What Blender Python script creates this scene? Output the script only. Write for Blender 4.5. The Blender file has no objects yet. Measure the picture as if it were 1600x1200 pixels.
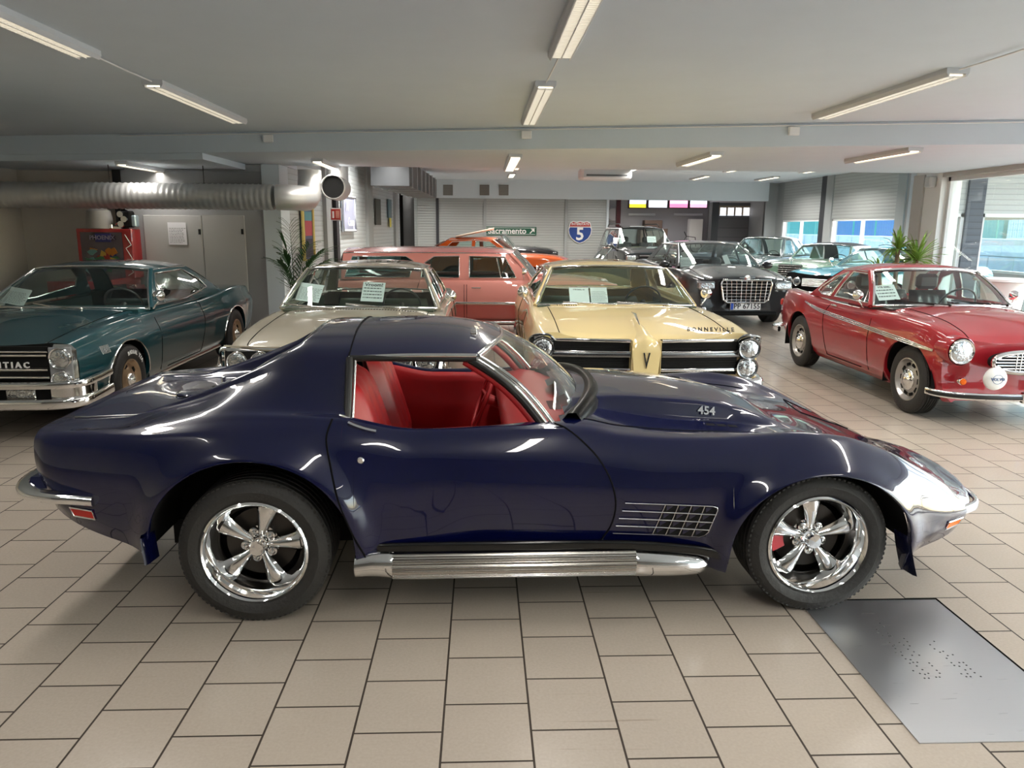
import bpy, math, random
import numpy as np
from mathutils import Vector, Matrix, geometry
random.seed(7)
PI = math.pi
R = math.radians
SC = bpy.context.scene
COL = SC.collection

# ---------------------------------------------------------------- camera, world, sun, exposure
CAM_H, CAM_YAW, CAM_PITCH, CAM_ROLL, CAM_F = 1.7211, 0.04099, 0.20325, 0.0088, 1188.06
cy, sy, cp, sp = math.cos(CAM_YAW), math.sin(CAM_YAW), math.cos(CAM_PITCH), math.sin(CAM_PITCH)
_f = Vector((sy*cp, cy*cp, -sp)); _r = Vector((cy, -sy, 0)); _u = _r.cross(_f)
_r, _u = _r*math.cos(CAM_ROLL)+_u*math.sin(CAM_ROLL), -_r*math.sin(CAM_ROLL)+_u*math.cos(CAM_ROLL)
cd = bpy.data.cameras.new('camera'); cam = bpy.data.objects.new('camera', cd); COL.objects.link(cam)
cd.sensor_width = 36; cd.lens = CAM_F/1600*36; cd.clip_start = .05; cd.clip_end = 400
m = Matrix((( _r.x, _u.x, -_f.x), (_r.y, _u.y, -_f.y), (_r.z, _u.z, -_f.z))).to_4x4()
m.translation = (0, 0, CAM_H); cam.matrix_world = m
SC.camera = cam
def ray(x, y): return _f+_r*((x-800)/CAM_F)-_u*((y-600)/CAM_F)
def atY(x, y, Y):                       # where the sight line of a spot in the photo meets depth Y
    d = ray(x, y); return Vector((0, 0, CAM_H))+d*(Y/d.y)
def atX(x, y, X):
    d = ray(x, y); return Vector((0, 0, CAM_H))+d*(X/d.x)

W = bpy.data.worlds.new('sky'); SC.world = W; W.use_nodes = True
wn = W.node_tree.nodes; wl = W.node_tree.links
bg = wn['Background']; st = wn.new('ShaderNodeTexSky'); st.sky_type = 'NISHITA'
st.sun_elevation = R(38); st.sun_rotation = R(100); st.sun_disc = False; st.dust_density = 2.5
wl.new(st.outputs[0], bg.inputs[0]); bg.inputs[1].default_value = .85
sd = bpy.data.lights.new('sun', 'SUN'); sd.energy = 7.5; sd.angle = R(1.0); sd.color = (.93, .985, 1)
so = bpy.data.objects.new('sun', sd); COL.objects.link(so)
so.rotation_euler = Vector((-.62, -.35, -.75)).to_track_quat('-Z', 'Y').to_euler()
SC.view_settings.view_transform = 'Standard'; SC.view_settings.look = 'None'
SC.view_settings.gamma = 1; SC.view_settings.use_curve_mapping = False
SC.view_settings.exposure = 0.52

# ---------------------------------------------------------------- materials
MATS = {}
def mat(name, col=(.8, .8, .8), rough=.5, metal=0, coat=0, emit=None, es=0, bump=None, noise=None, spec=.5, coatr=.03):
    if name in MATS: return MATS[name]
    m = bpy.data.materials.new(name); m.use_nodes = True; N = m.node_tree.nodes; L = m.node_tree.links
    b = N['Principled BSDF']
    b.inputs['Base Color'].default_value = (*col, 1); b.inputs['Roughness'].default_value = rough
    b.inputs['Metallic'].default_value = metal; b.inputs['Coat Weight'].default_value = coat
    b.inputs['Coat Roughness'].default_value = coatr; b.inputs['Coat IOR'].default_value = 1.6; b.inputs['Specular IOR Level'].default_value = spec
    if emit: b.inputs['Emission Color'].default_value = (*emit, 1); b.inputs['Emission Strength'].default_value = es
    if noise:                            # (scale, amount) gentle wear in the colour
        tc = N.new('ShaderNodeTexCoord'); n = N.new('ShaderNodeTexNoise'); n.inputs['Scale'].default_value = noise[0]; n.inputs['Detail'].default_value = 6
        L.new(tc.outputs['Object'], n.inputs['Vector'])
        r = N.new('ShaderNodeValToRGB'); a = noise[1]
        r.color_ramp.elements[0].position = .3; r.color_ramp.elements[1].position = .7
        r.color_ramp.elements[0].color = (*[c*(1-a) for c in col], 1); r.color_ramp.elements[1].color = (*[min(1, c*(1+a)) for c in col], 1)
        L.new(n.outputs['Fac'], r.inputs[0]); L.new(r.outputs[0], b.inputs['Base Color'])
    if bump:                             # (scale, strength)
        tc = N.new('ShaderNodeTexCoord'); n = N.new('ShaderNodeTexNoise'); n.inputs['Scale'].default_value = bump[0]
        L.new(tc.outputs['Object'], n.inputs['Vector'])
        bp = N.new('ShaderNodeBump'); bp.inputs['Strength'].default_value = bump[1]; bp.inputs['Distance'].default_value = .01
        L.new(n.outputs['Fac'], bp.inputs['Height']); L.new(bp.outputs[0], b.inputs['Normal'])
    MATS[name] = m
    return m
def paint(name, col, metal=.0, rough=.38, flake=0):
    m = mat(name, col, rough, metal, coat=1, coatr=.015, spec=.18)
    return m
def glassmat(name, tint=(.80, .92, .88), ior=1.5, rough=0.0):
    if name in MATS: return MATS[name]
    m = bpy.data.materials.new(name); m.use_nodes = True; N = m.node_tree.nodes; L = m.node_tree.links
    N.clear(); o = N.new('ShaderNodeOutputMaterial'); t = N.new('ShaderNodeBsdfTransparent'); g = N.new('ShaderNodeBsdfGlossy')
    mx = N.new('ShaderNodeMixShader'); f = N.new('ShaderNodeFresnel'); f.inputs[0].default_value = ior
    t.inputs[0].default_value = (*tint, 1); g.inputs['Roughness'].default_value = rough; g.inputs[0].default_value = (1, 1, 1, 1)
    mp = N.new('ShaderNodeMath'); mp.operation = 'MULTIPLY'; mp.inputs[1].default_value = 1.6; mp.use_clamp = True
    ge = N.new('ShaderNodeNewGeometry'); im = N.new('ShaderNodeMix'); im.inputs[2].default_value = ior; im.inputs[3].default_value = 1/ior
    L.new(ge.outputs['Backfacing'], im.inputs[0]); L.new(im.outputs[0], f.inputs[0]); L.new(f.outputs[0], mp.inputs[0]); L.new(mp.outputs[0], mx.inputs[0]); L.new(t.outputs[0], mx.inputs[1]); L.new(g.outputs[0], mx.inputs[2]); L.new(mx.outputs[0], o.inputs[0])
    MATS[name] = m
    return m
CHROME = mat('chrome', (.86, .86, .86), .06, 1)
CHROME2 = mat('brushed_chrome', (.7, .7, .69), .22, 1)
BLACK = mat('black_trim', (.012, .012, .012), .35)
MATTE = mat('matte_black', (.008, .008, .008), .8, spec=.2)
WELL = mat('wheel_well', (.01, .01, .01), .9, spec=.1)
SEAM = mat('panel_gap', (.003, .003, .003), .8, spec=.1)
RUBBER = mat('tyre_rubber', (.022, .021, .02), .62, bump=(60, .3))
GLASS = glassmat('car_glass')
GLASSD = glassmat('dark_car_glass', (.35, .4, .38))
LENS = mat('headlight_lens', (.55, .58, .60), .12, .95, coat=1, bump=(34, 1.0))
AMBER = mat('amber_lens', (.9, .17, .01), .4, spec=.2)
REDL = mat('red_lens', (.5, .02, .012), .3, spec=.3)
WHITE = mat('white_paint', (.8, .8, .79), .5)
PAPER = mat('white_paper', (.82, .81, .84), .7)
INK = mat('black_ink', (.02, .02, .03), .7)

def slatmat(name, col, pitch=.09, rough=.45, metal=.2, axis='Z', dark=.55):
    if name in MATS: return MATS[name]
    m = mat(name, col, rough, metal); N = m.node_tree.nodes; L = m.node_tree.links; b = N['Principled BSDF']
    tc = N.new('ShaderNodeTexCoord'); sx = N.new('ShaderNodeSeparateXYZ'); L.new(tc.outputs['Object'], sx.inputs[0])
    dv = N.new('ShaderNodeMath'); dv.operation = 'DIVIDE'; dv.inputs[1].default_value = pitch; L.new(sx.outputs[axis], dv.inputs[0])
    fr = N.new('ShaderNodeMath'); fr.operation = 'FRACT'; L.new(dv.outputs[0], fr.inputs[0])
    rp = N.new('ShaderNodeValToRGB'); e = rp.color_ramp.elements; e[0].position = 0; e[0].color = (*[c*dark for c in col], 1); e[1].position = .16; e[1].color = (*col, 1)
    L.new(fr.outputs[0], rp.inputs[0]); L.new(rp.outputs[0], b.inputs['Base Color'])
    pk = N.new('ShaderNodeMath'); pk.operation = 'PINGPONG'; pk.inputs[1].default_value = .5; L.new(fr.outputs[0], pk.inputs[0])
    bp = N.new('ShaderNodeBump'); bp.inputs['Strength'].default_value = .6; bp.inputs['Distance'].default_value = .01; L.new(pk.outputs[0], bp.inputs['Height']); L.new(bp.outputs[0], b.inputs['Normal'])
    return m

# ---------------------------------------------------------------- objects
def tag(o, label=None, cat=None, group=None, kind=None):
    if label: o['label'] = label
    if cat: o['category'] = cat
    if group: o['group'] = group
    if kind: o['kind'] = kind
    return o
def thing(name, label, cat, loc=(0, 0, 0), rz=0, group=None):
    o = bpy.data.objects.new(name, None); COL.objects.link(o); o.empty_display_size = .1
    o.location = loc; o.rotation_euler = (0, 0, rz)
    return tag(o, label, cat, group)
def pchip(K):                            # smooth, overshoot-free interpolation through (x, y) keys
    K = sorted(K); xs = np.array([k[0] for k in K], float); ys = np.array([k[1] for k in K], float)
    if len(K) == 1: return lambda x: float(ys[0])
    h = np.diff(xs); d = np.diff(ys)/h; mm = np.zeros(len(xs)); mm[0] = d[0]; mm[-1] = d[-1]
    for i in range(1, len(xs)-1):
        if d[i-1]*d[i] > 0:
            w1 = 2*h[i]+h[i-1]; w2 = h[i]+2*h[i-1]; mm[i] = (w1+w2)/(w1/d[i-1]+w2/d[i])
    def f(x):
        if x <= xs[0]: return float(ys[0])
        if x >= xs[-1]: return float(ys[-1])
        i = int(np.searchsorted(xs, x))-1; i = max(0, min(i, len(h)-1)); t = (x-xs[i])/h[i]
        return float((1+2*t)*(1-t)**2*ys[i]+t*(1-t)**2*h[i]*mm[i]+t*t*(3-2*t)*ys[i+1]+t*t*(t-1)*h[i]*mm[i+1])
    return f
def spline(pts, n=8, closed=False):      # Catmull-Rom through points
    P = [Vector(p) for p in pts]; out = []; k = len(P)
    for i in range(k if closed else k-1):
        if closed: a, b, c, d = P[i-1], P[i], P[(i+1) % k], P[(i+2) % k]
        else: a, b, c, d = P[max(0, i-1)], P[i], P[i+1], P[min(k-1, i+2)]
        for j in range(n):
            t = j/n; out.append(.5*((2*b)+(c-a)*t+(2*a-5*b+4*c-d)*t*t+(3*b-a-3*c+d)*t**3))
    if not closed: out.append(P[-1])
    return out
class MB:
    def __init__(s): s.v = []; s.f = []; s.m = []; s.T = Matrix.Identity(4); s.mi = 0
    def add(s, vs, fs):
        n = len(s.v); s.v += [s.T @ Vector(v) for v in vs]; s.f += [tuple(i+n for i in f) for f in fs]; s.m += [s.mi]*len(fs); return s
    def box(s, x0, x1, y0, y1, z0, z1, b=0):
        if b:
            c = Vector(((x0+x1)/2, (y0+y1)/2, (z0+z1)/2)); h = Vector((abs(x1-x0)/2, abs(y1-y0)/2, abs(z1-z0)/2)); b = min(b, min(h)*.98)
            vs = []; idx = {}
            for sx in (-1, 1):
                for sy_ in (-1, 1):
                    for sz in (-1, 1):
                        for ax in range(3):
                            p = [sx*(h.x-b), sy_*(h.y-b), sz*(h.z-b)]; q = (sx, sy_, sz); p[ax] = q[ax]*h[ax]; idx[(q, ax)] = len(vs); vs.append(c+Vector(p))
            F = []
            S = (-1, 1)
            for ax in range(3):
                o1, o2 = [a for a in range(3) if a != ax]
                for sg in S:
                    L = []
                    for a, bb in ((-1, -1), (1, -1), (1, 1), (-1, 1)):
                        q = [0, 0, 0]; q[ax] = sg; q[o1] = a; q[o2] = bb; L.append(idx[(tuple(q), ax)])
                    F.append(L if (sg > 0) == (ax != 1) else L[::-1])
                for a in S:
                    for bb in S:           # edge bevel along ax
                        q0 = [0, 0, 0]; q1 = [0, 0, 0]; q0[ax] = -1; q1[ax] = 1
                        for q in (q0, q1): q[o1] = a; q[o2] = bb
                        L = [idx[(tuple(q0), o1)], idx[(tuple(q1), o1)], idx[(tuple(q1), o2)], idx[(tuple(q0), o2)]]
                        F.append(L if (a*bb > 0) == (ax != 1) else L[::-1])
            for sx in S:
                for sy_ in S:
                    for sz in S:
                        L = [idx[((sx, sy_, sz), k)] for k in range(3)]; F.append(L if sx*sy_*sz > 0 else L[::-1])
            return s.add(vs, F)
        vs = [(x, y, z) for x in (x0, x1) for y in (y0, y1) for z in (z0, z1)]
        return s.add(vs, [(0, 1, 3, 2), (4, 6, 7, 5), (0, 4, 5, 1), (2, 3, 7, 6), (0, 2, 6, 4), (1, 5, 7, 3)])
    def grid(s, P, flip=False, closed_u=False):   # P[i][j]
        n, k = len(P), len(P[0]); vs = [p for r in P for p in r]; F = []
        for i in range(n if closed_u else n-1):
            for j in range(k-1):
                a, b, c, d = i*k+j, ((i+1) % n)*k+j, ((i+1) % n)*k+j+1, i*k+j+1
                F.append((a, d, c, b) if flip else (a, b, c, d))
        return s.add(vs, F)
    def tube(s, pts, r, n=8, closed=False, cap=True, flat=None):
        P = [Vector(p) for p in pts]; k = len(P); rings = []; up = None
        for i, p in enumerate(P):
            t = (P[(i+1) % k]-P[i-1]) if closed else (P[min(i+1, k-1)]-P[max(i-1, 0)])
            if t.length < 1e-9: t = Vector((1, 0, 0))
            t.normalize()
            if up is None: up = Vector((0, 0, 1)) if abs(t.z) < .9 else Vector((0, 1, 0))
            x = t.cross(up)
            if x.length < 1e-6: x = t.orthogonal()
            x.normalize(); y = x.cross(t).normalized(); up = y
            rr = r[i] if isinstance(r, (list, tuple)) else r
            ry = rr*(flat or 1)
            rings.append([p+x*rr*math.cos(2*PI*a/n)+y*ry*math.sin(2*PI*a/n) for a in range(n)])
        vs = [v for q in rings for v in q]; F = []
        for i in range(k if closed else k-1):
            for a in range(n):
                F.append((i*n+a, i*n+(a+1) % n, ((i+1) % k)*n+(a+1) % n, ((i+1) % k)*n+a))
        if cap and not closed: F += [tuple(range(n))[::-1], tuple((k-1)*n+a for a in range(n))]
        return s.add(vs, F)
    def lathe(s, prof, n=48, axis='y'):  # prof [(r, h)] about the axis
        vs = []; F = []; k = len(prof)
        for i in range(n):
            c, q = math.cos(2*PI*i/n), math.sin(2*PI*i/n)
            for r_, h in prof: vs.append({'y': (r_*c, h, r_*q), 'x': (h, r_*c, r_*q), 'z': (r_*c, r_*q, h)}[axis])
        for i in range(n):
            for j in range(k-1): F.append((i*k+j, ((i+1) % n)*k+j, ((i+1) % n)*k+j+1, i*k+j+1))
        return s.add(vs, F)
    def sweep(s, path, prof, up=(0, 0, 1), closed=False, cap=True):   # prof [(side, up)] swept along path
        P = [Vector(p) for p in path]; U = Vector(up); k = len(P); rows = []
        for i, p in enumerate(P):
            t = (P[(i+1) % k]-P[i-1]) if closed else (P[min(i+1, k-1)]-P[max(i-1, 0)]); t.normalize()
            x = t.cross(U).normalized(); rows.append([p+x*a+U*b for a, b in prof])
        n = len(prof); vs = [v for q in rows for v in q]; F = []
        for i in range(k if closed else k-1):
            for a in range(n): F.append((i*n+a, i*n+(a+1) % n, ((i+1) % k)*n+(a+1) % n, ((i+1) % k)*n+a))
        if cap and not closed: F += [tuple(range(n))[::-1], tuple((k-1)*n+a for a in range(n))]
        return s.add(vs, F)
    def ball(s, c, r, n=16, k=10):
        c = Vector(c); r = Vector(r if hasattr(r, '__len__') else (r, r, r)); P = []
        for i in range(n):
            a = 2*PI*i/n; P.append([c+Vector((r.x*math.cos(a)*math.sin(PI*j/k), r.y*math.sin(a)*math.sin(PI*j/k), r.z*math.cos(PI*j/k))) for j in range(k+1)])
        return s.grid(P, closed_u=True, flip=True)
    def prism(s, poly, h0, h1, axis='z'):
        f = {'z': lambda a, b, h: (a, b, h), 'y': lambda a, b, h: (a, h, b), 'x': lambda a, b, h: (h, a, b)}[axis]
        n = len(poly); vs = [f(a, b, h0) for a, b in poly]+[f(a, b, h1) for a, b in poly]
        return s.add(vs, [tuple(range(n))[::-1], tuple(range(n, 2*n))]+[(i, (i+1) % n, n+(i+1) % n, n+i) for i in range(n)])
    def build(s, name, mats, parent=None, ang=35, normals=None, loc=None):
        me = bpy.data.meshes.new(name); me.from_pydata([tuple(v) for v in s.v], [], s.f)
        mats = mats if isinstance(mats, (list, tuple)) else [mats]
        for q in mats: me.materials.append(q)
        me.polygons.foreach_set('material_index', [min(i, len(mats)-1) for i in s.m])
        me.polygons.foreach_set('use_smooth', [True]*len(s.f))
        if normals is not None: me.normals_split_custom_set_from_vertices(normals)
        elif ang < 180: me.set_sharp_from_angle(angle=R(ang))
        me.update()
        o = bpy.data.objects.new(name, me); COL.objects.link(o)
        if parent is not None: o.parent = parent
        if loc: o.location = loc
        return o
def text_mb(mb, txt, size, origin, xdir, ydir, extrude=.002, bold=False, align='CENTER'):
    c = bpy.data.curves.new('t', 'FONT'); c.body = txt; c.size = size; c.extrude = extrude; c.align_x = align; c.align_y = 'CENTER'; c.resolution_u = 2
    if bold: c.offset = size*.02
    o = bpy.data.objects.new('t', c); COL.objects.link(o); me = bpy.data.meshes.new_from_object(o)
    X_ = Vector(xdir).normalized(); Y_ = Vector(ydir).normalized(); Z_ = X_.cross(Y_); O = Vector(origin)
    mb.add([O+X_*v.co.x+Y_*v.co.y+Z_*v.co.z for v in me.vertices], [tuple(p.vertices) for p in me.polygons])
    bpy.data.objects.remove(o); bpy.data.curves.remove(c); bpy.data.meshes.remove(me)
    return mb
def tri_panel(mb, poly, holes, fmap, step=.08):      # flat outline with holes, meshed and mapped onto a curved surface
    V2 = []; E = []
    def loop(pl):
        n = len(V2); out = []
        for i, a in enumerate(pl):
            b = pl[(i+1) % len(pl)]; d = math.dist(a, b); k = max(1, int(d/step))
            for j in range(k): out.append((a[0]+(b[0]-a[0])*j/k, a[1]+(b[1]-a[1])*j/k))
        V2.extend(out); E.extend((n+i, n+(i+1) % len(out)) for i in range(len(out))); return out
    O = loop(poly); H = [loop(h) for h in holes]
    def inside(p, pl):
        c = False
        for i in range(len(pl)):
            a, b = pl[i], pl[i-1]
            if (a[1] > p[1]) != (b[1] > p[1]) and p[0] < (b[0]-a[0])*(p[1]-a[1])/(b[1]-a[1])+a[0]: c = not c
        return c
    xs = [p[0] for p in O]; zs = [p[1] for p in O]; x = min(xs)+step/2
    while x < max(xs):
        z = min(zs)+step/2
        while z < max(zs):
            if inside((x, z), O) and not any(inside((x, z), h) for h in H) and min(math.dist((x, z), q) for q in V2[:len(O)+sum(map(len, H))]) > step*.45: V2.append((x, z))
            z += step
        x += step
    r = geometry.delaunay_2d_cdt([Vector(v) for v in V2], E, [], 0, 1e-5)
    F = []
    for f in r[2]:
        c = sum((r[0][i] for i in f), Vector((0, 0)))/len(f)
        if inside(c, O) and not any(inside(c, h) for h in H): F.append(tuple(f))
    mb.add([fmap(v.x, v.y) for v in r[0]], F)
    return mb

# ---------------------------------------------------------------- car body surface
class Body:
    """Half sections made from lengthwise rails [(x, half width, height)...], bottom edge first, centre line last."""
    def __init__(s, rails, ks, arches=(), sharp=(), flare=.0, fl_w=.14, sil=None):
        s.rv = [pchip([(k[0], k[1]) for k in r]) for r in rails]; s.rz = [pchip([(k[0], k[2]) for k in r]) for r in rails]
        s.n = len(rails); s.ks = ks; s.arches = arches; s.sharp = set(sharp); s.flare = flare; s.fl_w = fl_w; s.cache = {}
    def ctrl(s, x):
        if x not in s.cache: s.cache[x] = [(a(x), b(x)) for a, b in zip(s.rv, s.rz)]
        return s.cache[x]
    def at(s, x, t):
        C = s.ctrl(x); i = min(int(t), s.n-2); u = t-i; b, c = C[i], C[i+1]
        a = C[i-1] if i > 0 and i not in s.sharp else (2*b[0]-c[0], 2*b[1]-c[1])
        d = C[i+2] if i+2 < s.n and (i+1) not in s.sharp else ((2*c[0]-b[0], 2*c[1]-b[1]) if (i+1) in s.sharp or i+2 >= s.n else C[i+2])
        if i+2 >= s.n: d = (-b[0], b[1])           # mirrored across the centre line
        def cr(k):
            m1 = (c[k]-a[k])*.5; m2 = (d[k]-b[k])*.5; L = abs(c[k]-b[k])*2.2+1e-4
            m1 = max(-L, min(L, m1)); m2 = max(-L, min(L, m2))
            return (2*u**3-3*u*u+1)*b[k]+(u**3-2*u*u+u)*m1+(-2*u**3+3*u*u)*c[k]+(u**3-u*u)*m2
        v, z = cr(0), cr(1)
        if s.flare and t < s.ks+.5:
            for ar in s.arches:
                q = math.hypot((x-ar[0])/ar[2], (z-ar[1])/ar[3]) if z > ar[1] else abs(x-ar[0])/ar[2]
                if q > .97 and q < 2:
                    w = math.exp(-((max(q, 1)-1)/s.fl_w)**2)*max(0, min(1, (s.ks+.5-t)/.8)); v += s.flare*w
        return max(v, 0), z
    def zarch(s, x):
        for ar in s.arches:
            if abs(x-ar[0]) < ar[2]*.99999: return ar[1]+ar[3]*math.sqrt(1-((x-ar[0])/ar[2])**2)
        return None
    def t0(s, x):
        za = s.zarch(x)
        if za is None: return 0
        lo, hi = 0, float(s.ks)
        if s.at(x, 0)[1] >= za: return 0
        for _ in range(24):
            md = (lo+hi)/2
            if s.at(x, md)[1] < za: lo = md
            else: hi = md
        return hi
    def side(s, x, z):                    # half width of the flank at (x, z)
        lo, hi = 0, float(s.ks)+.3
        for _ in range(22):
            md = (lo+hi)/2
            if s.at(x, md)[1] < z: lo = md
            else: hi = md
        return s.at(x, hi)[0]
    def top(s, x, v):                     # height of the upper surface at (x, v)
        lo, hi = float(s.ks), float(s.n-1)
        for _ in range(22):
            md = (lo+hi)/2
            if s.at(x, md)[0] > v: lo = md
            else: hi = md
        return s.at(x, hi)[1]
    def stations(s, x0, x1, dx=.04, extra=()):
        X = set(np.linspace(x0, x1, max(2, int((x1-x0)/dx))).tolist())|set(extra)
        for a in s.arches:
            lo, hi = a[0]-a[2], a[0]+a[2]
            X = {x for x in X if not (lo-.012 < x < hi+.012)}
            X |= {lo-.0005, hi+.0005, lo-.03, hi+.03}|{a[0]+a[2]*.9999*math.cos(PI*k/36) for k in range(37)}
        X |= {x0, x1}
        return sorted(x for x in X if x0-1e-6 <= x <= x1+1e-6)
    def build(s, parent, mats, x0, x1, dx=.04, ms=16, seg=4, skip=None, parts=(), cap0=True, cap1=True, name='body', extra=(), dcap=None, inner=.03, cols_extra=()):
        X = s.stations(x0, x1, dx, extra); G = []; TT = []
        for x in X:
            t0 = s.t0(x); ts = [t0+(s.ks-t0)*j/ms for j in range(ms+1)]+[s.ks+j/seg for j in range(1, (s.n-1-s.ks)*seg+1)]
            row = [s.at(x, t) for t in ts]; TT.append(ts)
            b = row[0]; row = [(max(b[0]-inner*1.2, 0), b[1]+.012), (max(b[0]-inner*.35, 0), b[1]-.006)]+row; row[-1] = (0, row[-1][1]); G.append(row)
        n = len(G[0]); vs = []; N = 2*n-1
        for x, row in zip(X, G):
            vs += [Vector((x, -v, z)) for v, z in row]+[Vector((x, v, z)) for v, z in row[-2::-1]]
        F = [(i*N+j, (i+1)*N+j, (i+1)*N+j+1, i*N+j+1) for i in range(len(X)-1) for j in range(N-1)]
        nrm = [Vector() for _ in vs]
        for f in F:
            a, b, c, d = (vs[i] for i in f); k = (c-a).cross(d-b)
            for i in f: nrm[i] += k
        nrm = [q.normalized() if q.length > 0 else Vector((0, 0, 1)) for q in nrm]
        e = .004; et = .02                 # smooth surface normals straight from the section curves
        for i, x in enumerate(X):
            xa, xb = max(x-e, x0), min(x+e, x1)
            for j, t in enumerate(TT[i]):
                k = j+2; ta, tb = max(0, t-et), min(s.n-1, t+et)
                p, q = s.at(xa, t), s.at(xb, t); a, b = s.at(x, ta), s.at(x, tb)
                dX = Vector((xb-xa, q[0]-p[0], q[1]-p[1])); dT = Vector((0, b[0]-a[0], b[1]-a[1]))
                if tb >= s.n-1.001: m_ = Vector((-(dX.z), 0, dX.x))
                else: m_ = dX.cross(dT)
                if m_.length < 1e-9: continue
                m_.normalize()             # here +y is outward
                if k >= n-1 or k < N:
                    f0 = nrm[i*N+k]; v1 = Vector((m_.x, -m_.y, m_.z)); v1 = v1 if v1.dot(f0) > 0 else -v1
                    if v1.dot(f0) > .3: nrm[i*N+k] = v1
                    f1 = nrm[i*N+N-1-k]; v2 = Vector((v1.x, -v1.y, v1.z))
                    if v2.dot(f1) > .3: nrm[i*N+N-1-k] = v2
        bins = {None: []}
        for f in F:
            c = (vs[f[0]]+vs[f[1]]+vs[f[2]]+vs[f[3]])/4; key = None
            if skip and skip(c): continue
            for k, (nm, pred, *_) in enumerate(parts):
                if pred(c): key = k; break
            bins.setdefault(key, []).append(f)
        def mk(nm, fs, par, mt):
            used = sorted({i for f in fs for i in f}); mp = {u: k for k, u in enumerate(used)}
            mb = MB(); mb.add([vs[i] for i in used], [tuple(mp[i] for i in f) for f in fs]); nn = [nrm[i] for i in used]
            return mb, nn
        mb, nn = mk(name, bins[None], parent, mats)
        for flag, i, sgn in ((cap0, 0, 1), (cap1, len(X)-1, -1)):
            if flag:
                mb.mi = 1 if dcap else 0; base = len(mb.v); ring = [vs[i*N+j] for j in range(N)]
                mb.add(ring, [tuple(range(N))[::sgn]]); nn += [Vector((-sgn, 0, 0))]*N
        o = mb.build(name, [mats]+([dcap] if dcap else []), parent, normals=nn)
        out = {None: o}
        for k, (nm, pred, *rest) in enumerate(parts):
            if bins.get(k):
                mb, nn = mk(nm, bins[k], parent, mats); out[k] = mb.build(nm, rest[0] if rest else mats, parent, normals=nn)
        return out
    def line(s, pts, sgn, off=0.0, n=8, smooth=True):   # (x, z) points laid on the flank
        P = spline([(p[0], p[1], 0) for p in pts], n) if smooth else [Vector((a[0]+(b[0]-a[0])*j/n, a[1]+(b[1]-a[1])*j/n, 0)) for a, b in zip(pts, pts[1:]) for j in range(n)]+[Vector((*pts[-1], 0))]
        return [Vector((p.x, sgn*(s.side(p.x, p.y)+off), p.y)) for p in P]
    def tline(s, pts, off=0.0, n=8, smooth=True):        # (x, v) points laid on the top
        P = spline([(p[0], p[1], 0) for p in pts], n) if smooth else [Vector((a[0]+(b[0]-a[0])*j/n, a[1]+(b[1]-a[1])*j/n, 0)) for a, b in zip(pts, pts[1:]) for j in range(n)]+[Vector((*pts[-1], 0))]
        return [Vector((p.x, p.y, s.top(p.x, abs(p.y))+off)) for p in P]
def inpoly(pl):
    def f(x, z):
        c = False
        for i in range(len(pl)):
            a, b = pl[i], pl[i-1]
            if (a[1] > z) != (b[1] > z) and x < (b[0]-a[0])*(z-a[1])/(b[1]-a[1])+a[0]: c = not c
        return c
    return f
def wells(b, parent, depth=.32, low=.12):               # the dark inner arches and underside
    for a in b.arches:
        v0 = b.side(a[0], a[1]+a[3]+.01)-.02
        for s in (-1, 1):
            mb = MB(); P = []
            for k in range(25):
                t = PI*k/24; x = a[0]+a[2]*1.03*math.cos(t); z = a[1]+a[3]*1.03*math.sin(t)
                P.append([Vector((x, s*v0, z)), Vector((x, s*(v0-depth), z))])
            lo = lambda q: [Vector((q[0].x, s*v0, a[1]-low)), Vector((q[0].x, s*(v0-depth), a[1]-low))]
            P = [lo(P[0])]+P+[lo(P[-1])]; n = len(P)
            mb.add([p for q in P for p in q], [(2*i, 2*i+2, 2*i+3, 2*i+1) for i in range(n-1)]+[tuple(2*i+1 for i in range(n))]); mb.build('wheel_well', WELL, parent)

# ---------------------------------------------------------------- wheels
def tyre(parent, x, y, sgn, r, w, rim_r, white=False, grooves=True):
    """sgn: +1 outer face towards +y. Returns the tyre; its outer face plane sits at y."""
    mb = MB(); h = w; p = []
    rr = rim_r
    prof = [(rr, -.012), (rr+.006, -.002), (rr+.02, .006), ((rr+r)/2, .010), (r-.035, .004), (r-.014, -.006), (r-.005, -.016)]
    g = [(r, -.022)]
    if grooves:
        k = 5
        for i in range(k):
            c = -.03-(h-.06)*(i+.5)/k
            g += [(r, c+.006), (r-.008, c+.005), (r-.008, c-.005), (r, c-.006)]
    g.append((r, -h+.022))
    prof += g+[(r-.005, -h+.016), (r-.02, -h), ((rr+r)/2, -h-.006), (rr, -h+.01)]
    mb.lathe([(a, sgn*b) for a, b in prof][::1 if sgn > 0 else -1], 56)
    if grooves:                            # shoulder blocks
        for i in range(84):
            a = 2*PI*i/84; c, q = math.cos(a), math.sin(a); M = Matrix(((c, 0, q, 0), (0, 1, 0, 0), (-q, 0, c, 0), (0, 0, 0, 1))); mb.T = M
            y0, y1 = sorted((sgn*-.034, sgn*-.008)); mb.box(-.005, .007, y0, y1, r-.02, r-.0055)
        mb.T = Matrix.Identity(4)
    o = mb.build('tyre', RUBBER, parent, loc=(x, y, r), ang=30)
    return o
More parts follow.
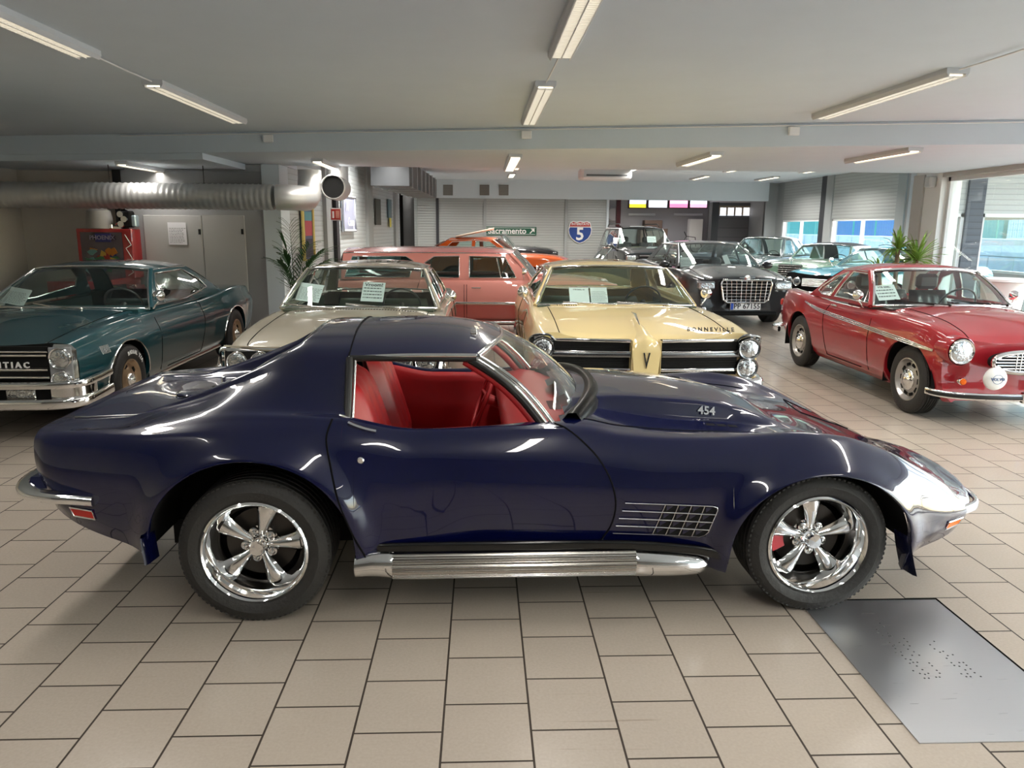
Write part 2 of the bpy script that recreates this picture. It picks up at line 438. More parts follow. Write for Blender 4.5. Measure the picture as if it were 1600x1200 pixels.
def rim_torq(tp, r, sgn, w, mt=CHROME, caliper=False):
    mb = MB(); s = sgn
    mb.lathe([(r+.004, -.01*s), (r+.004, .002*s), (r-.004, .008*s), (r-.012, .002*s), (r-.018, -.02*s), (r-.03, -.035*s), (r-.034, -.06*s), (r-.045, -.08*s), (r-.05, -.11*s), (r-.05, -.2*s)][::-s], 64)
    rim = mb.build('rim', mt, tp, ang=50)
    hub = -.085
    for k in range(5):
        mb = MB(); a0 = 2*PI*k/5+(.33 if caliper else .08); P = []
        for j in range(13):
            t = j/12; rad = .035+(r-.046-.035)*t; wd = .020+.028*t**1.6; hh = hub+.028*math.sin(t*PI*.55)-.02*t
            row = []
            for q in range(9):
                u = -1+q/4; lift = (1-abs(u)**2.2)*(.020+.006*t)
                c, sn = math.cos(a0), math.sin(a0); y = s*(hh-.02+lift)
                row.append(Vector((rad*c-u*wd*sn, y, rad*sn+u*wd*c)))
            P.append(row)
        mb.grid(P, flip=s < 0)
        mb.build('spoke', mt, rim, ang=80)
    mb = MB(); mb.lathe([(0, s*(hub+.052)), (.03, s*(hub+.05)), (.036, s*(hub+.042)), (.037, s*(hub+.02)), (.045, s*(hub+.008)), (.05, s*(hub-.02))][::-s][::-1 if 1 else 1], 12)
    mb.build('center_cap', CHROME, rim, ang=30)
    mb = MB()
    mb.lathe([(0, s*(hub-.022)), (.072, s*(hub-.022)), (.080, s*(hub-.03)), (.08, s*(hub-.06))], 32)
    for k in range(5):
        a0 = 2*PI*(k+.5)/5+(.33 if caliper else .08)
        mb.T = Matrix.Translation((.062*math.cos(a0), 0, .062*math.sin(a0)))
        mb.lathe([(.02, s*(hub-.03)), (.02, s*(hub-.008)), (.015, s*(hub-.006)), (.015, s*(hub-.02)), (.0, s*(hub-.02))], 16)
        mb.lathe([(.009, s*(hub-.02)), (.009, s*(hub-.003)), (0, s*(hub+.001))], 8)
    mb.T = Matrix.Identity(4)
    mb.build('hub', mt, rim, ang=30)
    mb = MB(); mb.lathe([(.06, -.135*s), (.155, -.135*s), (.155, -.155*s), (.06, -.155*s)], 40); mb.build('brake_disc', mat('brake_disc', (.06, .055, .05), .35, .8), rim)
    mb = MB(); mb.lathe([(r-.01, -.2*s), (0, -.2*s)], 40); mb.build('wheel_back', MATTE, rim)
    if caliper:
        mb = MB(); P = []
        for k in range(9):
            a = PI-.42+.84*k/8; c, q = math.cos(a), math.sin(a)
            P.append([Vector((rr*c, y*s, rr*q)) for rr, y in ((.115, -.112), (.175, -.105), (.185, -.12), (.185, -.17), (.11, -.17), (.115, -.112))])
        mb.grid(P); mb.build('brake_caliper', paint('caliper_red', (.55, .01, .015)), rim)
    return rim
def rim_steel(tp, r, sgn, cap=.55, mt=None, holes=8, capm=CHROME, capname='hubcap'):
    s = sgn; mt = mt or CHROME2; mb = MB()
    mb.lathe([(r+.003, -.008*s), (r+.003, .003*s), (r-.008, .006*s), (r-.014, -.004*s), (r-.022, -.03*s), (r-.036, -.04*s), (r*.62, -.028*s), (r*.5, -.012*s), (0, -.012*s)], 48)
    rim = mb.build('rim', mt, tp, ang=40)
    if holes:
        for k in range(holes):
            mb = MB()
            a = 2*PI*k/holes; c, q = math.cos(a), math.sin(a); e = r*.70
            P = [(e*c+dx*-q*1+dz*c, e*q+dx*c+dz*q) for dx, dz in ((-.026, -.012), (.026, -.012), (.022, .016), (-.022, .016))]
            mb.prism(P, -.032*s, -.022*s, 'y'); mb.build('rim_slot', MATTE, rim)
    mb = MB(); cr = r*cap
    mb.lathe([(cr, -.014*s), (cr, -.002*s), (cr*.9, .008*s), (cr*.6, .006*s), (cr*.5, .016*s), (cr*.28, .032*s), (0, .036*s)], 40)
    mb.build(capname, capm, rim, ang=60)
    return rim
def wheels(parent, axles, halfw, r, w, rim_r, kind='steel', **kw):
    for x in axles:
        for s in (-1, 1):
            t = tyre(parent, x, s*halfw, s, r, w, rim_r)
            if kind == 'torq': rim_torq(t, rim_r, s, w, caliper=(x > 0 and kw.get('cal')))
            else: rim_steel(t, rim_r, s, **kw)

# ---------------------------------------------------------------- small car pieces
def headlight(parent, x, y, z, r, bez=.018, yaw=0, depth=.05, bezel_mat=CHROME, tilt=0, cowl=None):
    mb = MB(); mb.T = Matrix.Translation((x, y, z)) @ Matrix.Rotation(yaw, 4, 'Z') @ Matrix.Rotation(tilt, 4, 'Y')
    mb.lathe([(r, -depth), (r+bez, -depth), (r+bez, -.004), (r+bez*.6, .008), (r+.001, .004), (r-.002, -.006)][::-1], 36, 'x')
    b = mb.build('headlight', bezel_mat, parent, ang=50)
    if cowl:
        mb = MB(); mb.T = Matrix.Translation((x, y, z)) @ Matrix.Rotation(yaw, 4, 'Z'); mb.lathe([(r+bez+.008, -.012), (r+bez+.016, -.02), (r+bez+.018, -.08), (r+bez+.01, -.34)], 36, 'x'); mb.build('lamp_cowl', cowl, b, ang=60)
    mb = MB(); mb.T = Matrix.Translation((x, y, z)) @ Matrix.Rotation(yaw, 4, 'Z') @ Matrix.Rotation(tilt, 4, 'Y')
    mb.lathe([(r, -.006)]+[(r*math.cos(t), -.006+.02*math.sin(t)) for t in (.3, .6, .9, 1.2)]+[(0, .015)], 28, 'x')
    mb.build('lens', LENS, b)
    return b
def bar(parent, name, path, prof, mt=CHROME, up=(0, 0, 1), smooth=6, ang=40):
    mb = MB(); P = spline(path, smooth) if smooth else [Vector(p) for p in path]
    mb.sweep(P, prof, up); return mb.build(name, mt, parent, ang=ang)
def rprof(w, h, k=3):                      # rounded bar section
    out = []
    for i in range(4*k):
        a = 2*PI*(i+.5)/(4*k); c, s = math.cos(a), math.sin(a)
        out.append((w*math.copysign(abs(c)**.6, c), h*math.copysign(abs(s)**.6, s)))
    return out
def trim(parent, name, pts, r=.008, mt=CHROME, closed=False, n=6, flat=None):
    mb = MB(); mb.tube(pts, r, n, closed=closed, flat=flat); return mb.build(name, mt, parent, ang=60)
def mirror(parent, p, s, mt=CHROME, r=.06):
    mb = MB(); p = Vector(p); q = p+Vector((-.02, s*.06, .13))
    mb.tube(spline([p, p+Vector((0, s*.03, .04)), q+Vector((0, 0, -.05))], 4), .008, 8)
    mb.T = Matrix.Translation(q)
    mb.lathe([(0, .07), (r*.5, .06), (r*.85, .035), (r, 0), (r, -.01), (r*.92, -.012), (0, -.01)], 24, 'x')
    return mb.build('door_mirror', mt, parent, ang=60)
def wiper(parent, a, b, c, mt=None):
    mb = MB(); a, b, c = Vector(a), Vector(b), Vector(c)
    mb.tube([a, b], .007, 6); mb.tube([b+(c-b)*-.9, b+(c-b)*0, c], .006, 6, flat=1.6); mb.ball(a, .018, 8, 6)
    return mb.build('wiper', mt or CHROME2, parent, ang=60)
def seat(parent, x, y, w, mt, h=.52, z=.42, d=.5, headrest=False, tilt=.28, name='seat', ribs=5):
    """facing +x"""
    mb = MB(); P = []
    def cushion(n0, fn):
        rows = []
        for i in range(n0+1):
            rows.append(fn(i/n0))
        mb.grid(rows, closed_u=False)
    for part in (0, 1):
        L = d if part == 0 else h
        nu, nv = 14, 22; front = []; back = []
        for i in range(nu+1):
            u = i/nu; rf = []; rb = []
            e = 1-abs(2*u-1)**6
            for j in range(nv+1):
                q = -1+2*j/nv; ww = w/2*(1 if part == 0 else 1-.12*u**2)
                th = .06*(1-abs(q)**4)*e**.5; bol = .035*math.exp(-((abs(q)-.78)/.16)**2)*e
                rib = .008*abs(math.sin(q*ribs*PI/2))*e*(abs(q) < .7)
                for lst, sgn in ((rf, 1), (rb, -1)):
                    off = (th+bol+rib) if sgn > 0 else -th*.8
                    if part == 0: p = Vector((x-d/2+L*u, y+q*ww, z+off+.03*u))
                    else:
                        p = Vector((x-d/2-.02-math.sin(tilt)*L*u+off*math.cos(tilt), y+q*ww, z+.02+math.cos(tilt)*L*u+off*math.sin(tilt)))
                    lst.append(p)
            front.append(rf); back.append(rb)
        mb.grid(front, flip=part == 1); mb.grid(back, flip=part == 0)
    s = mb.build(name, mt, parent, ang=70)
    if headrest:
        mb = MB(); c = Vector((x-d/2-.02-math.sin(tilt)*(h+.1), y, z+.02+math.cos(tilt)*(h+.1)))
        mb.T = Matrix.Translation(c); mb.box(-.05, .05, -.13, .13, -.09, .09, .04); mb.build('headrest', mt, s, ang=80)
    return s
def steering(parent, x, y, z, mt, r=.19, tilt=.45):
    mb = MB(); mb.T = Matrix.Translation((x, y, z)) @ Matrix.Rotation(tilt, 4, 'Y')
    mb.tube([(0, r*math.cos(a), r*math.sin(a)) for a in np.linspace(0, 2*PI, 33)[:-1]], .011, 8, closed=True)
    for a in (PI, 0, -PI/2): mb.tube([(.03, 0, 0), (0, r*math.cos(a), r*math.sin(a))], .01, 6)
    mb.tube([(0, 0, 0), (.35, 0, -.02)], .03, 10)
    return mb.build('steering_wheel', mt, parent, ang=80)
def license_lines(mb, o, X_, Y_, w, h, rows, seed):     # small print that cannot be read: short ink dashes
    rnd = random.Random(seed); X_ = Vector(X_).normalized(); Y_ = Vector(Y_).normalized(); N = X_.cross(Y_)*.0012; O = Vector(o)
    for i in range(rows):
        y = h*(.5-(i+.7)/(rows+.6)); x = -w*.43; e = w*rnd.uniform(.25, .43)
        while x < e:
            L = w*rnd.uniform(.04, .13); a = O+X_*x+Y_*y+N; hh = h/(rows*4.2)
            mb.add([a, a+X_*L, a+X_*L+Y_*hh, a+Y_*hh], [(0, 1, 2, 3)]); x += L+w*.03
def paper(label, o, X_, Y_, w, h, title=None, rows=9, seed=1, title_size=.03, group=None):
    mb = MB(); X_ = Vector(X_).normalized(); Y_ = Vector(Y_).normalized(); N = X_.cross(Y_); O = Vector(o)
    c = [O+X_*a*w/2+Y_*b*h/2 for a, b in ((-1, -1), (1, -1), (1, 1), (-1, 1))]
    mb.add(c+[p-N*.002 for p in c], [(0, 1, 2, 3), (7, 6, 5, 4), (0, 4, 5, 1), (1, 5, 6, 2), (2, 6, 7, 3), (3, 7, 4, 0)]); mb.mi = 1
    if title: text_mb(mb, title, title_size, O+Y_*h*.36+N*.001, X_, Y_, .0006, True)
    if rows: license_lines(mb, O-Y_*h*.1, X_, Y_, w, h*.75, rows, seed)
    ob = mb.build('paper_notice', [PAPER, INK]); return tag(ob, label, 'paper sheet', group)

# ================================================================ THE DARK BLUE SPORTS COUPE
def sports_coupe():
    BL = paint('midnight_blue_paint', (.0013, .0026, .030), .0, .22)
    BL.node_tree.nodes['Principled BSDF'].inputs['Coat IOR'].default_value = 1.52
    root = thing('sports_car', 'glossy dark blue sports coupe with red interior, chrome side pipes and polished five-spoke wheels', 'car', (.0184, 3.9805, 0), .0156)
    root.scale = (1.011,)*3
    xr, xf = -1.005, 1.462
    arches = [(xr, .335, .437, .425), (xf, .33, .405, .345)]
    # rails of the lower body: x, half width, height
    r0 = [(-2.06, .66, .585), (-2.0, .70, .505), (-1.9, .73, .445), (-1.75, .76, .395), (-1.5, .79, .335), (-1.3, .80, .28), (-.55, .80, .24), (0, .79, .24), (.9, .79, .23), (1.1, .80, .20), (1.85, .80, .20), (1.95, .79, .275), (2.1, .74, .305), (2.25, .64, .335), (2.35, .5, .36), (2.44, .25, .41), (2.455, .15, .42)]
    r1 = [(-2.06, .70, .635), (-2.0, .74, .585), (-1.9, .77, .535), (-1.5, .82, .455), (-.55, .84, .36), (0, .80, .36), (.6, .81, .36), (1.1, .85, .34), (1.85, .84, .32), (2.0, .82, .365), (2.1, .77, .375), (2.25, .68, .39), (2.35, .53, .41), (2.44, .27, .43), (2.455, .16, .435)]
    r2 = [(-2.06, .72, .715), (-2.0, .76, .70), (-1.8, .80, .66), (-1.4, .86, .64), (-1.0, .885, .64), (-.6, .86, .58), (-.2, .825, .56), (.3, .825, .55), (.8, .85, .54), (1.2, .88, .54), (1.5, .89, .54), (1.8, .87, .50), (2.0, .82, .46), (2.15, .76, .44), (2.25, .69, .43), (2.35, .54, .435), (2.44, .28, .45), (2.455, .17, .45)]
    r3 = [(-2.06, .71, .795), (-2.0, .735, .80), (-1.8, .775, .79), (-1.4, .825, .815), (-1.0, .855, .83), (-.62, .83, .80), (-.3, .80, .745), (.3, .795, .73), (.8, .82, .70), (1.2, .85, .71), (1.5, .855, .71), (1.8, .82, .64), (2.0, .77, .555), (2.15, .72, .49), (2.25, .665, .45), (2.35, .53, .445), (2.44, .27, .457), (2.455, .165, .455)]
    r4 = [(-2.06, .66, .83), (-2.0, .69, .834), (-1.8, .73, .842), (-1.4, .765, .865), (-1.0, .78, .905), (-.62, .765, .885), (-.3, .745, .83), (.3, .735, .838), (.5, .74, .815), (.8, .745, .795), (1.1, .745, .80), (1.4, .74, .812), (1.6, .72, .79), (1.8, .705, .725), (2.0, .675, .625), (2.15, .64, .54), (2.25, .60, .475), (2.35, .48, .455), (2.44, .25, .463), (2.455, .16, .46)]
    # upper rails, rear half: foot of the sail, sail crest, inner sail, centre
    def rear():
        r5 = [(-2.06, .60, .837), (-2.0, .62, .841), (-1.7, .67, .838), (-1.4, .70, .885), (-1.0, .71, .935), (-.62, .69, .915)]
        r6 = [(-2.06, .56, .838), (-2.0, .57, .842), (-1.7, .58, .848), (-1.5, .56, .880), (-1.3, .555, .925), (-1.1, .555, .995), (-.9, .58, 1.05), (-.75, .585, 1.08), (-.62, .59, 1.075)]
        r7 = [(-2.06, .53, .839), (-2.0, .54, .843), (-1.7, .53, .85), (-1.5, .530, .893), (-1.3, .52, .957), (-1.1, .512, 1.04), (-.9, .50, 1.125), (-.8, .505, 1.15), (-.62, .515, 1.15)]
        r8 = [(-2.06, .50, .839), (-2.0, .50, .843), (-1.7, .49, .845), (-1.5, .505, .887), (-1.3, .495, .950), (-1.1, .48, 1.038), (-.95, .42, 1.12), (-.8, .40, 1.185), (-.62, .40, 1.19)]
        r9 = [(-2.06, .47, .838), (-2.0, .47, .842), (-1.7, .46, .83), (-1.5, .43, .835), (-1.3, .42, .845), (-1.1, .405, .865), (-.98, .39, .90), (-.9, .38, 1.13), (-.8, .3, 1.205), (-.62, .3, 1.21)]
        r10 = [(-2.06, 0, .842), (-2.0, 0, .845), (-1.7, 0, .84), (-1.5, 0, .845), (-1.3, 0, .85), (-1.1, 0, .87), (-.98, 0, .90), (-.9, 0, 1.145), (-.8, 0, 1.222), (-.62, 0, 1.228)]
        return [r5, r6, r7, r8, r9, r10]
    def tl(r): return [((k[0] if k[0] > -1.42 else -1.42+(k[0]+1.42)*.80), k[1], k[2]) for k in r]
    r0, r1, r2, r3, r4 = map(tl, (r0, r1, r2, r3, r4)); _rr = rear
    def rear(): return [tl(q) for q in _rr()]
    B1 = Body([r0, r1, r2, r3, r4]+rear(), 4, arches, flare=.045, fl_w=.16)
    door = [(.29, .86), (.40, .80), (.476, .725), (.53, .63), (.553, .53), (.54, .43), (.50, .35), (.455, .25), (.0, .24), (-.50, .24), (-.53, .306), (-.579, .438), (-.629, .589), (-.665, .737), (-.685, .85), (-.67, .93), (-.60, .96), (.0, .96), (.2, .96)]
    dp = inpoly(door)
    dpred = lambda s: (lambda c: c.y*s > .7 and dp(c.x, c.z) and c.z < .93)
    # front half: cowl / bonnet rails
    r5 = [(-.62, .72, .90), (-.3, .715, .84), (.3, .70, .855), (.42, .68, .85), (.6, .66, .82), (.9, .65, .80), (1.2, .64, .795), (1.5, .63, .775), (1.8, .60, .70), (2.0, .57, .61), (2.15, .55, .535), (2.25, .52, .48), (2.35, .42, .465), (2.44, .22, .468), (2.455, .15, .463)]
    r6 = [(-.62, .70, .88), (-.3, .69, .82), (.3, .64, .86), (.42, .60, .86), (.6, .56, .83), (.9, .54, .785), (1.2, .53, .765), (1.5, .52, .74), (1.8, .50, .68), (2.0, .48, .61), (2.15, .46, .545), (2.25, .44, .49), (2.35, .36, .472), (2.44, .19, .472), (2.455, .14, .466)]
    r7 = [(-.62, .69, .70), (-.3, .68, .70), (.3, .50, .87), (.42, .45, .875), (.6, .40, .838), (.9, .385, .793), (1.2, .36, .768), (1.4, .37, .75), (1.6, .36, .715), (1.8, .36, .67), (2.0, .36, .605), (2.15, .36, .55), (2.25, .34, .50), (2.35, .28, .48), (2.44, .15, .476), (2.455, .12, .468)]
    r8 = [(-.62, .68, .60), (-.3, .67, .6), (.3, .40, .875), (.42, .385, .905), (.6, .372, .908), (.9, .357, .888), (1.2, .328, .848), (1.35, .31, .80), (1.5, .30, .745), (1.8, .28, .67), (2.0, .27, .605), (2.15, .26, .555), (2.25, .25, .505), (2.35, .2, .485), (2.44, .1, .478), (2.455, .1, .469)]
    r9 = [(-.62, 0, .55), (-.3, 0, .55), (.3, 0, .885), (.42, 0, .925), (.6, 0, .925), (.9, 0, .91), (1.2, 0, .875), (1.35, 0, .835), (1.5, 0, .76), (1.8, 0, .675), (2.0, 0, .605), (2.15, 0, .56), (2.25, 0, .515), (2.35, 0, .49), (2.44, 0, .48), (2.455, 0, .47)]
    B2 = Body([r0, r1, r2, r3, r4, r5, r6, r7, r8, r9], 4, arches, flare=.045, fl_w=.16, sharp=(7, 8))
    B1.build(root, BL, -1.932, -.62, dx=.03, ms=26, seg=5, parts=[('door', dpred(-1)), ('door', dpred(1))], cap1=False, name='rear_body')
    cabin = lambda c: c.x < .40 and abs(c.y) < .675-.0*c.x and c.z < .9 and c.x < .30+.12*(1-(abs(c.y)/.7)**2)
    B2.build(root, BL, -.62, 2.455, dx=.03, ms=26, seg=5, parts=[('door', dpred(-1)), ('door', dpred(1))], cap0=False, name='front_body',
             skip=lambda c: (cabin(c) and c.z > .5 and abs(c.y) < .69) or (c.x < .3 and abs(c.y) < .60))
    b_ = Body([r0, r1, r2, r3, r4]+rear(), 4, [arches[0]]); wells(b_, root, .42, .0)
    b_ = Body([r0, r1, r2, r3, r4, r5, r6, r7, r8, r9], 4, [arches[1]]); wells(b_, root, .42, .0)
    # under-tray
    mb = MB(); mb.box(-1.75, -1.5, -.66, .66, .42, .55); mb.box(-.50, 1.02, -.72, .72, .17, .30); mb.box(1.93, 2.1, -.55, .55, .36, .40); mb.box(-1.5, 1.9, -.42, .42, .20, .32)
    mb.build('underbody', MATTE, root)
    # seams
    for s in (-1, 1):
        dl = [(.29, .862), (.34, .842), (.40, .80), (.476, .725), (.53, .63), (.553, .53), (.54, .43), (.50, .35), (.46, .27)]
        trim(root, 'door_gap', B2.line(dl, s, -.0005), .0042, SEAM)
        dl = [(-.515, .26), (-.535, .33), (-.579, .438), (-.629, .589), (-.665, .737), (-.680, .83), (-.665, .895)]
        trim(root, 'door_gap', [Vector((p.x, s*((B1 if p.x < -.62 else B2).side(p.x, p.z)), p.z)) for p in B2.line(dl, s)], .0042, SEAM)
    # bonnet seams and cowl
    for s in (-1, 1):
        trim(root, 'bonnet_gap', B2.tline([(.40, s*.62), (.55, s*.625), (.8, s*.61), (1.1, s*.60), (1.4, s*.585), (1.6, s*.57)], .0), .0035, SEAM)
        num = MB(); za, zb_ = B2.top(1.08, .335), B2.top(1.08, .375); nrm = Vector((0, s*(za-zb_), .04)).normalized(); O = Vector((1.08, s*.355, (za+zb_)/2))+nrm*.010
        ex = Vector((1, 0, -.10)).normalized()*(-s); ey = nrm.cross(ex) if True else None
        text_mb(num, '454', .058, O+nrm*.002, ex, nrm.cross(ex), .002, True); num.build('engine_badge', CHROME, root)
        g = MB()
        for r_ in range(2):
            for k in range(3):
                x0 = 1.06+.055*k; P = [Vector((x0+dx, s*v, B2.top(x0+dx, v)+.0015)) for dx, v in ((0, .412+.02*r_), (.045, .412+.02*r_), (.045, .426+.02*r_), (0, .426+.02*r_))]
                g.add(P, [(0, 1, 2, 3)])
        g.build('bonnet_vent', MATTE, root)
    # black wiper trough standing at the foot of the windscreen
    mb = MB(); P = []
    for k in range(25):
        q = -1+k/12; y = .645*q; xb = .575-.17*abs(q)**2.2; zb_ = .91-.05*abs(q)**3
        P.append([Vector((xb-.11, y, zb_-.09)), Vector((xb-.085, y, zb_-.02)), Vector((xb-.05, y, zb_+.028)), Vector((xb-.01, y, zb_+.03)), Vector((xb+.02, y, zb_-.01)), Vector((xb+.02, y, zb_-.06))])
    mb.grid(P, flip=True); mb.build('wiper_trough', mat('satin_black', (.004, .004, .004), .30, spec=.12), root, ang=60)
    # T-top roof
    def roofz(x, q): 
        e = pchip([(-.62, 1.13), (-.3, 1.142), (-.05, 1.14), (.02, 1.135), (.1, 1.13)])(x); c = pchip([(-.62, 1.228), (-.3, 1.238), (-.1, 1.222), (.02, 1.195), (.1, 1.165)])(x)
        return e+(c-e)*(1-abs(q)**2.6)
    def roofv(x): return pchip([(-.62, .545), (-.3, .55), (-.05, .545), (.1, .53)])(x)
    mb = MB(); rows = []
    for i in range(21):
        u = i/20; row = []
        for j in range(41):
            q = -1+j/20; xe = -.05+.13*(1-abs(q)**2.4); x = -.62+(xe+.62)*u; row.append(Vector((x, roofv(x)*q, roofz(x, q))))
        rows.append(row)
    mb.grid(rows); rows2 = [[p-Vector((0, 0, .02)) for p in r_] for r_ in rows]; mb.grid(rows2, flip=True)
    roof = mb.build('roof', BL, root, ang=60)
    e0 = [r_[0]+Vector((0, -.004, -.006)) for r_ in rows]; e1 = rows[-1]; e2 = [r_[-1]+Vector((0, .004, -.006)) for r_ in rows]
    mb = MB(); mb.tube(e0, .011, 8, flat=.9); mb.tube(e2, .011, 8, flat=.9); mb.tube([p+Vector((.006, 0, -.006)) for p in e1], .013, 8); mb.build('drip_rail', CHROME, roof, ang=60)
    trim(roof, 'roof_gap', [p+Vector((0, 0, .001)) for p in rows[0]], .0045, SEAM)
    for k in range(4): mb = MB(); mb.box(-.075, -.045, -.34+.05*k, -.332+.05*k, roofz(-.06, .5)-.004, roofz(-.06, .5)+.010, .002); mb.build('roof_latch', CHROME2, roof, ang=60)
    # windscreen
    def wsT(q): return Vector((-.05+.13*(1-abs(q)**2.4)+.01, .53*q, roofz(-.0, q*.98)-.014-.01*(1-abs(q)**2)))
    def wsB(q): return Vector((.285+.215*(1-abs(q)**2.1), .672*q, .85+.045*(1-abs(q)**2)))
    mb = MB(); P = []
    for i in range(13):
        u = i/12; row = []
        for j in range(41):
            q = -1+j/20; a, b = wsT(q), wsB(q); p = a.lerp(b, u); p += Vector((.018, 0, .022))*math.sin(PI*u); row.append(p)
        P.append(row)
    mb.grid(P, flip=False); ws = mb.build('windscreen', glassmat('screen_glass', (.86, .95, .92), 1.45), root, ang=80)
    # pillars: bright outer strip, black gasket, red inner cover
    for s in (-1, 1):
        e = [r_[0 if s < 0 else -1] for r_ in P]; j = [Vector((-.012, 0, 0))+p for p in e]
        mb = MB(); mb.tube([p+Vector((.004, s*.004, 0)) for p in e], .012, 8); mb.tube([p+Vector((-.022, s*.008, -.004)) for p in e], .010, 8); pl = mb.build('windscreen_pillar', CHROME, root, ang=60)
        mb = MB(); mb.tube([p+Vector((-.038, s*.002, -.014)) for p in e], .019, 8); mb.build('gasket', BLACK, pl, ang=60)
        mb = MB(); mb.tube([p+Vector((-.062, -s*.014, -.024)) for p in e], .02, 8); mb.build('pillar_cover', mat('red_vinyl', (.42, .018, .022), .38), pl, ang=60)
    # side-window frame: rear post, upper gasket
    RED = MATS['red_vinyl']
    for s in (-1, 1):
        mb = MB(); q0 = Vector((-.612, s*.70, .875)); q1 = Vector((-.612, s*.56, 1.125)); mb.tube([q0, q0.lerp(q1, .5)+Vector((0, s*.006, 0)), q1], .018, 8)
        mb.tube([q1, Vector((-.05, s*.543, 1.118))], .014, 8); mb.build('window_seal', BLACK, root, ang=60)
        mb = MB(); mb.tube([Vector((-.588, s*.70, .87)), Vector((-.588, s*.566, 1.115))], .006, 8); mb.build('window_channel', CHROME2, root, ang=60)
        bp_ = [(-.64, .905), (-.56, .868), (-.45, .838), (-.34, .827), (0, .830), (.29, .845)]
        trim(root, 'belt_moulding', [Vector((x, s*(B2.rv[4](x)-.035+.0*x), z+.002)) for x, z in bp_], .008, CHROME, n=8)
        # door top edge down into the cabin and the red door card
        mb = MB(); P2 = []
        for x in np.linspace(-.62, .33, 20):
            vv = B2.rv[4](x); zz = B2.rz[4](x); P2.append([Vector((x, s*vv, zz-.002)), Vector((x, s*(vv-.03), zz-.002)), Vector((x, s*(vv-.055), zz-.012))])
        mb.grid(P2, flip=s > 0); mb.build('door_sill', BL, root, ang=60)
        mb = MB(); P2 = []
        for x in np.linspace(-.66, .36, 24):
            vv = min(B2.rv[4](x), .78)-.05; zz = B2.rz[4](max(x, -.6))-.004
            P2.append([Vector((x, s*(vv-dv), zz-(dz if x > -.5 else min(dz, .24)))) for dv, dz in ((0, 0), (.03, .004), (.055, .02), (.06, .06), (.06, .14), (.075, .18), (.075, .28), (.06, .33), (.06, .5))])
        mb.grid(P2, flip=s > 0); dc = mb.build('door_card', RED, root, ang=60)
        mb = MB(); mb.box(-.35, .25, s*.655-.006, s*.655+.006, .66, .73, .005); mb.build('door_pocket', mat('dark_red_trim', (.09, .006, .008), .5), dc)
        trim(dc, 'card_strip', [(-.36, s*.645, .735), (.26, s*.645, .735)], .004, CHROME2)
    # cabin tub, dash, seats, wheel
    mb = MB(); mb.box(-.56, .5, -.66, .66, .28, .33); mb.box(-.86, -.56, -.40, .40, .28, .33); mb.box(-.90, -.86, -.40, .40, .3, .86); mb.box(-.90, -.86, -.36, .36, .3, 1.1); mb.box(-.75, .35, -.10, .10, .3, .56, .03); mb.build('cabin_floor', mat('red_carpet', (.22, .01, .014), .9, bump=(200, .5)), root)
    mb = MB(); P2 = []
    for k in range(21):
        q = -1+k/10; y = .66*q; xe = .30+.16*(1-abs(q)**2.1)
        P2.append([Vector((xe-.0, y, .84)), Vector((xe-.10, y, .855)), Vector((.20, y, .845)), Vector((.10, y, .82)), Vector((.07, y, .77)), Vector((.12, y, .62)), Vector((.16, y, .45))])
    mb.grid(P2, flip=True); dash = mb.build('dashboard', RED, root, ang=70)
    mb = MB()
    for k in range(14): mb.box(.30, .36, -.42+.012*k, -.415+.012*k, .853, .858)
    mb.build('defroster_grille', mat('dark_red_trim'), dash)
    for y in (-.36, .36): seat(root, -.20, y, .52, RED, h=.62, z=.42, d=.50, tilt=.30, name='bucket_seat', ribs=3)
    steering(root, -.0, .36, .74, RED, r=.19, tilt=.35)
    # fuel / deck fittings
    mb = MB(); mb.lathe([(0, .03), (.012, .028), (.014, 0), (.02, -.002)], 12, 'z'); mb.T = Matrix.Translation((-1.45, .30, .845)); mb.v = [mb.T @ v for v in mb.v]; mb.build('aerial_base', CHROME, root)
    trim(root, 'deck_strip', [(-1.86, -.50, .848), (-1.80, -.515, .85), (-1.5, -.46, .85)], .003, CHROME2)
    mb = MB(); mb.T = Matrix.Translation((-1.5, .0, .846)); mb.lathe([(0, .010), (.08, .008), (.09, .0)], 32, 'z'); mb.build('fuel_lid', BL, root); trim(root, 'fuel_lid_gap', [(-1.5+.094*math.cos(a), .094*math.sin(a), .848) for a in np.linspace(0, 2*PI, 33)[:-1]], .002, SEAM, closed=True)
    # bumpers
    for s in (-1, 1):
        bar(root, 'rear_bumper', [(-1.66, s*.80, .560), (-1.74, s*.80, .568), (-1.83, s*.80, .575), (-1.93, s*.778, .583), (-1.99, s*.71, .59), (-2.015, s*.60, .595), (-2.015, s*.40, .595)], rprof(.036, .022))
        bar(root, 'front_bumper', [(2.17, s*.71, .420), (2.24, s*.685, .425), (2.33, s*.62, .425), (2.40, s*.48, .415), (2.44, s*.25, .405), (2.445, 0, .40)], rprof(.014, .024))
    mb = MB(); mb.box(-1.945, -1.93, -.55, .55, .62, .74); mb.build('tail_panel', MATTE, root)
    mb = MB(); mb.box(-2.01, -1.76, -.735, .735, .55, .63, .04); mb.build('bumper_filler', BL, root, ang=60)
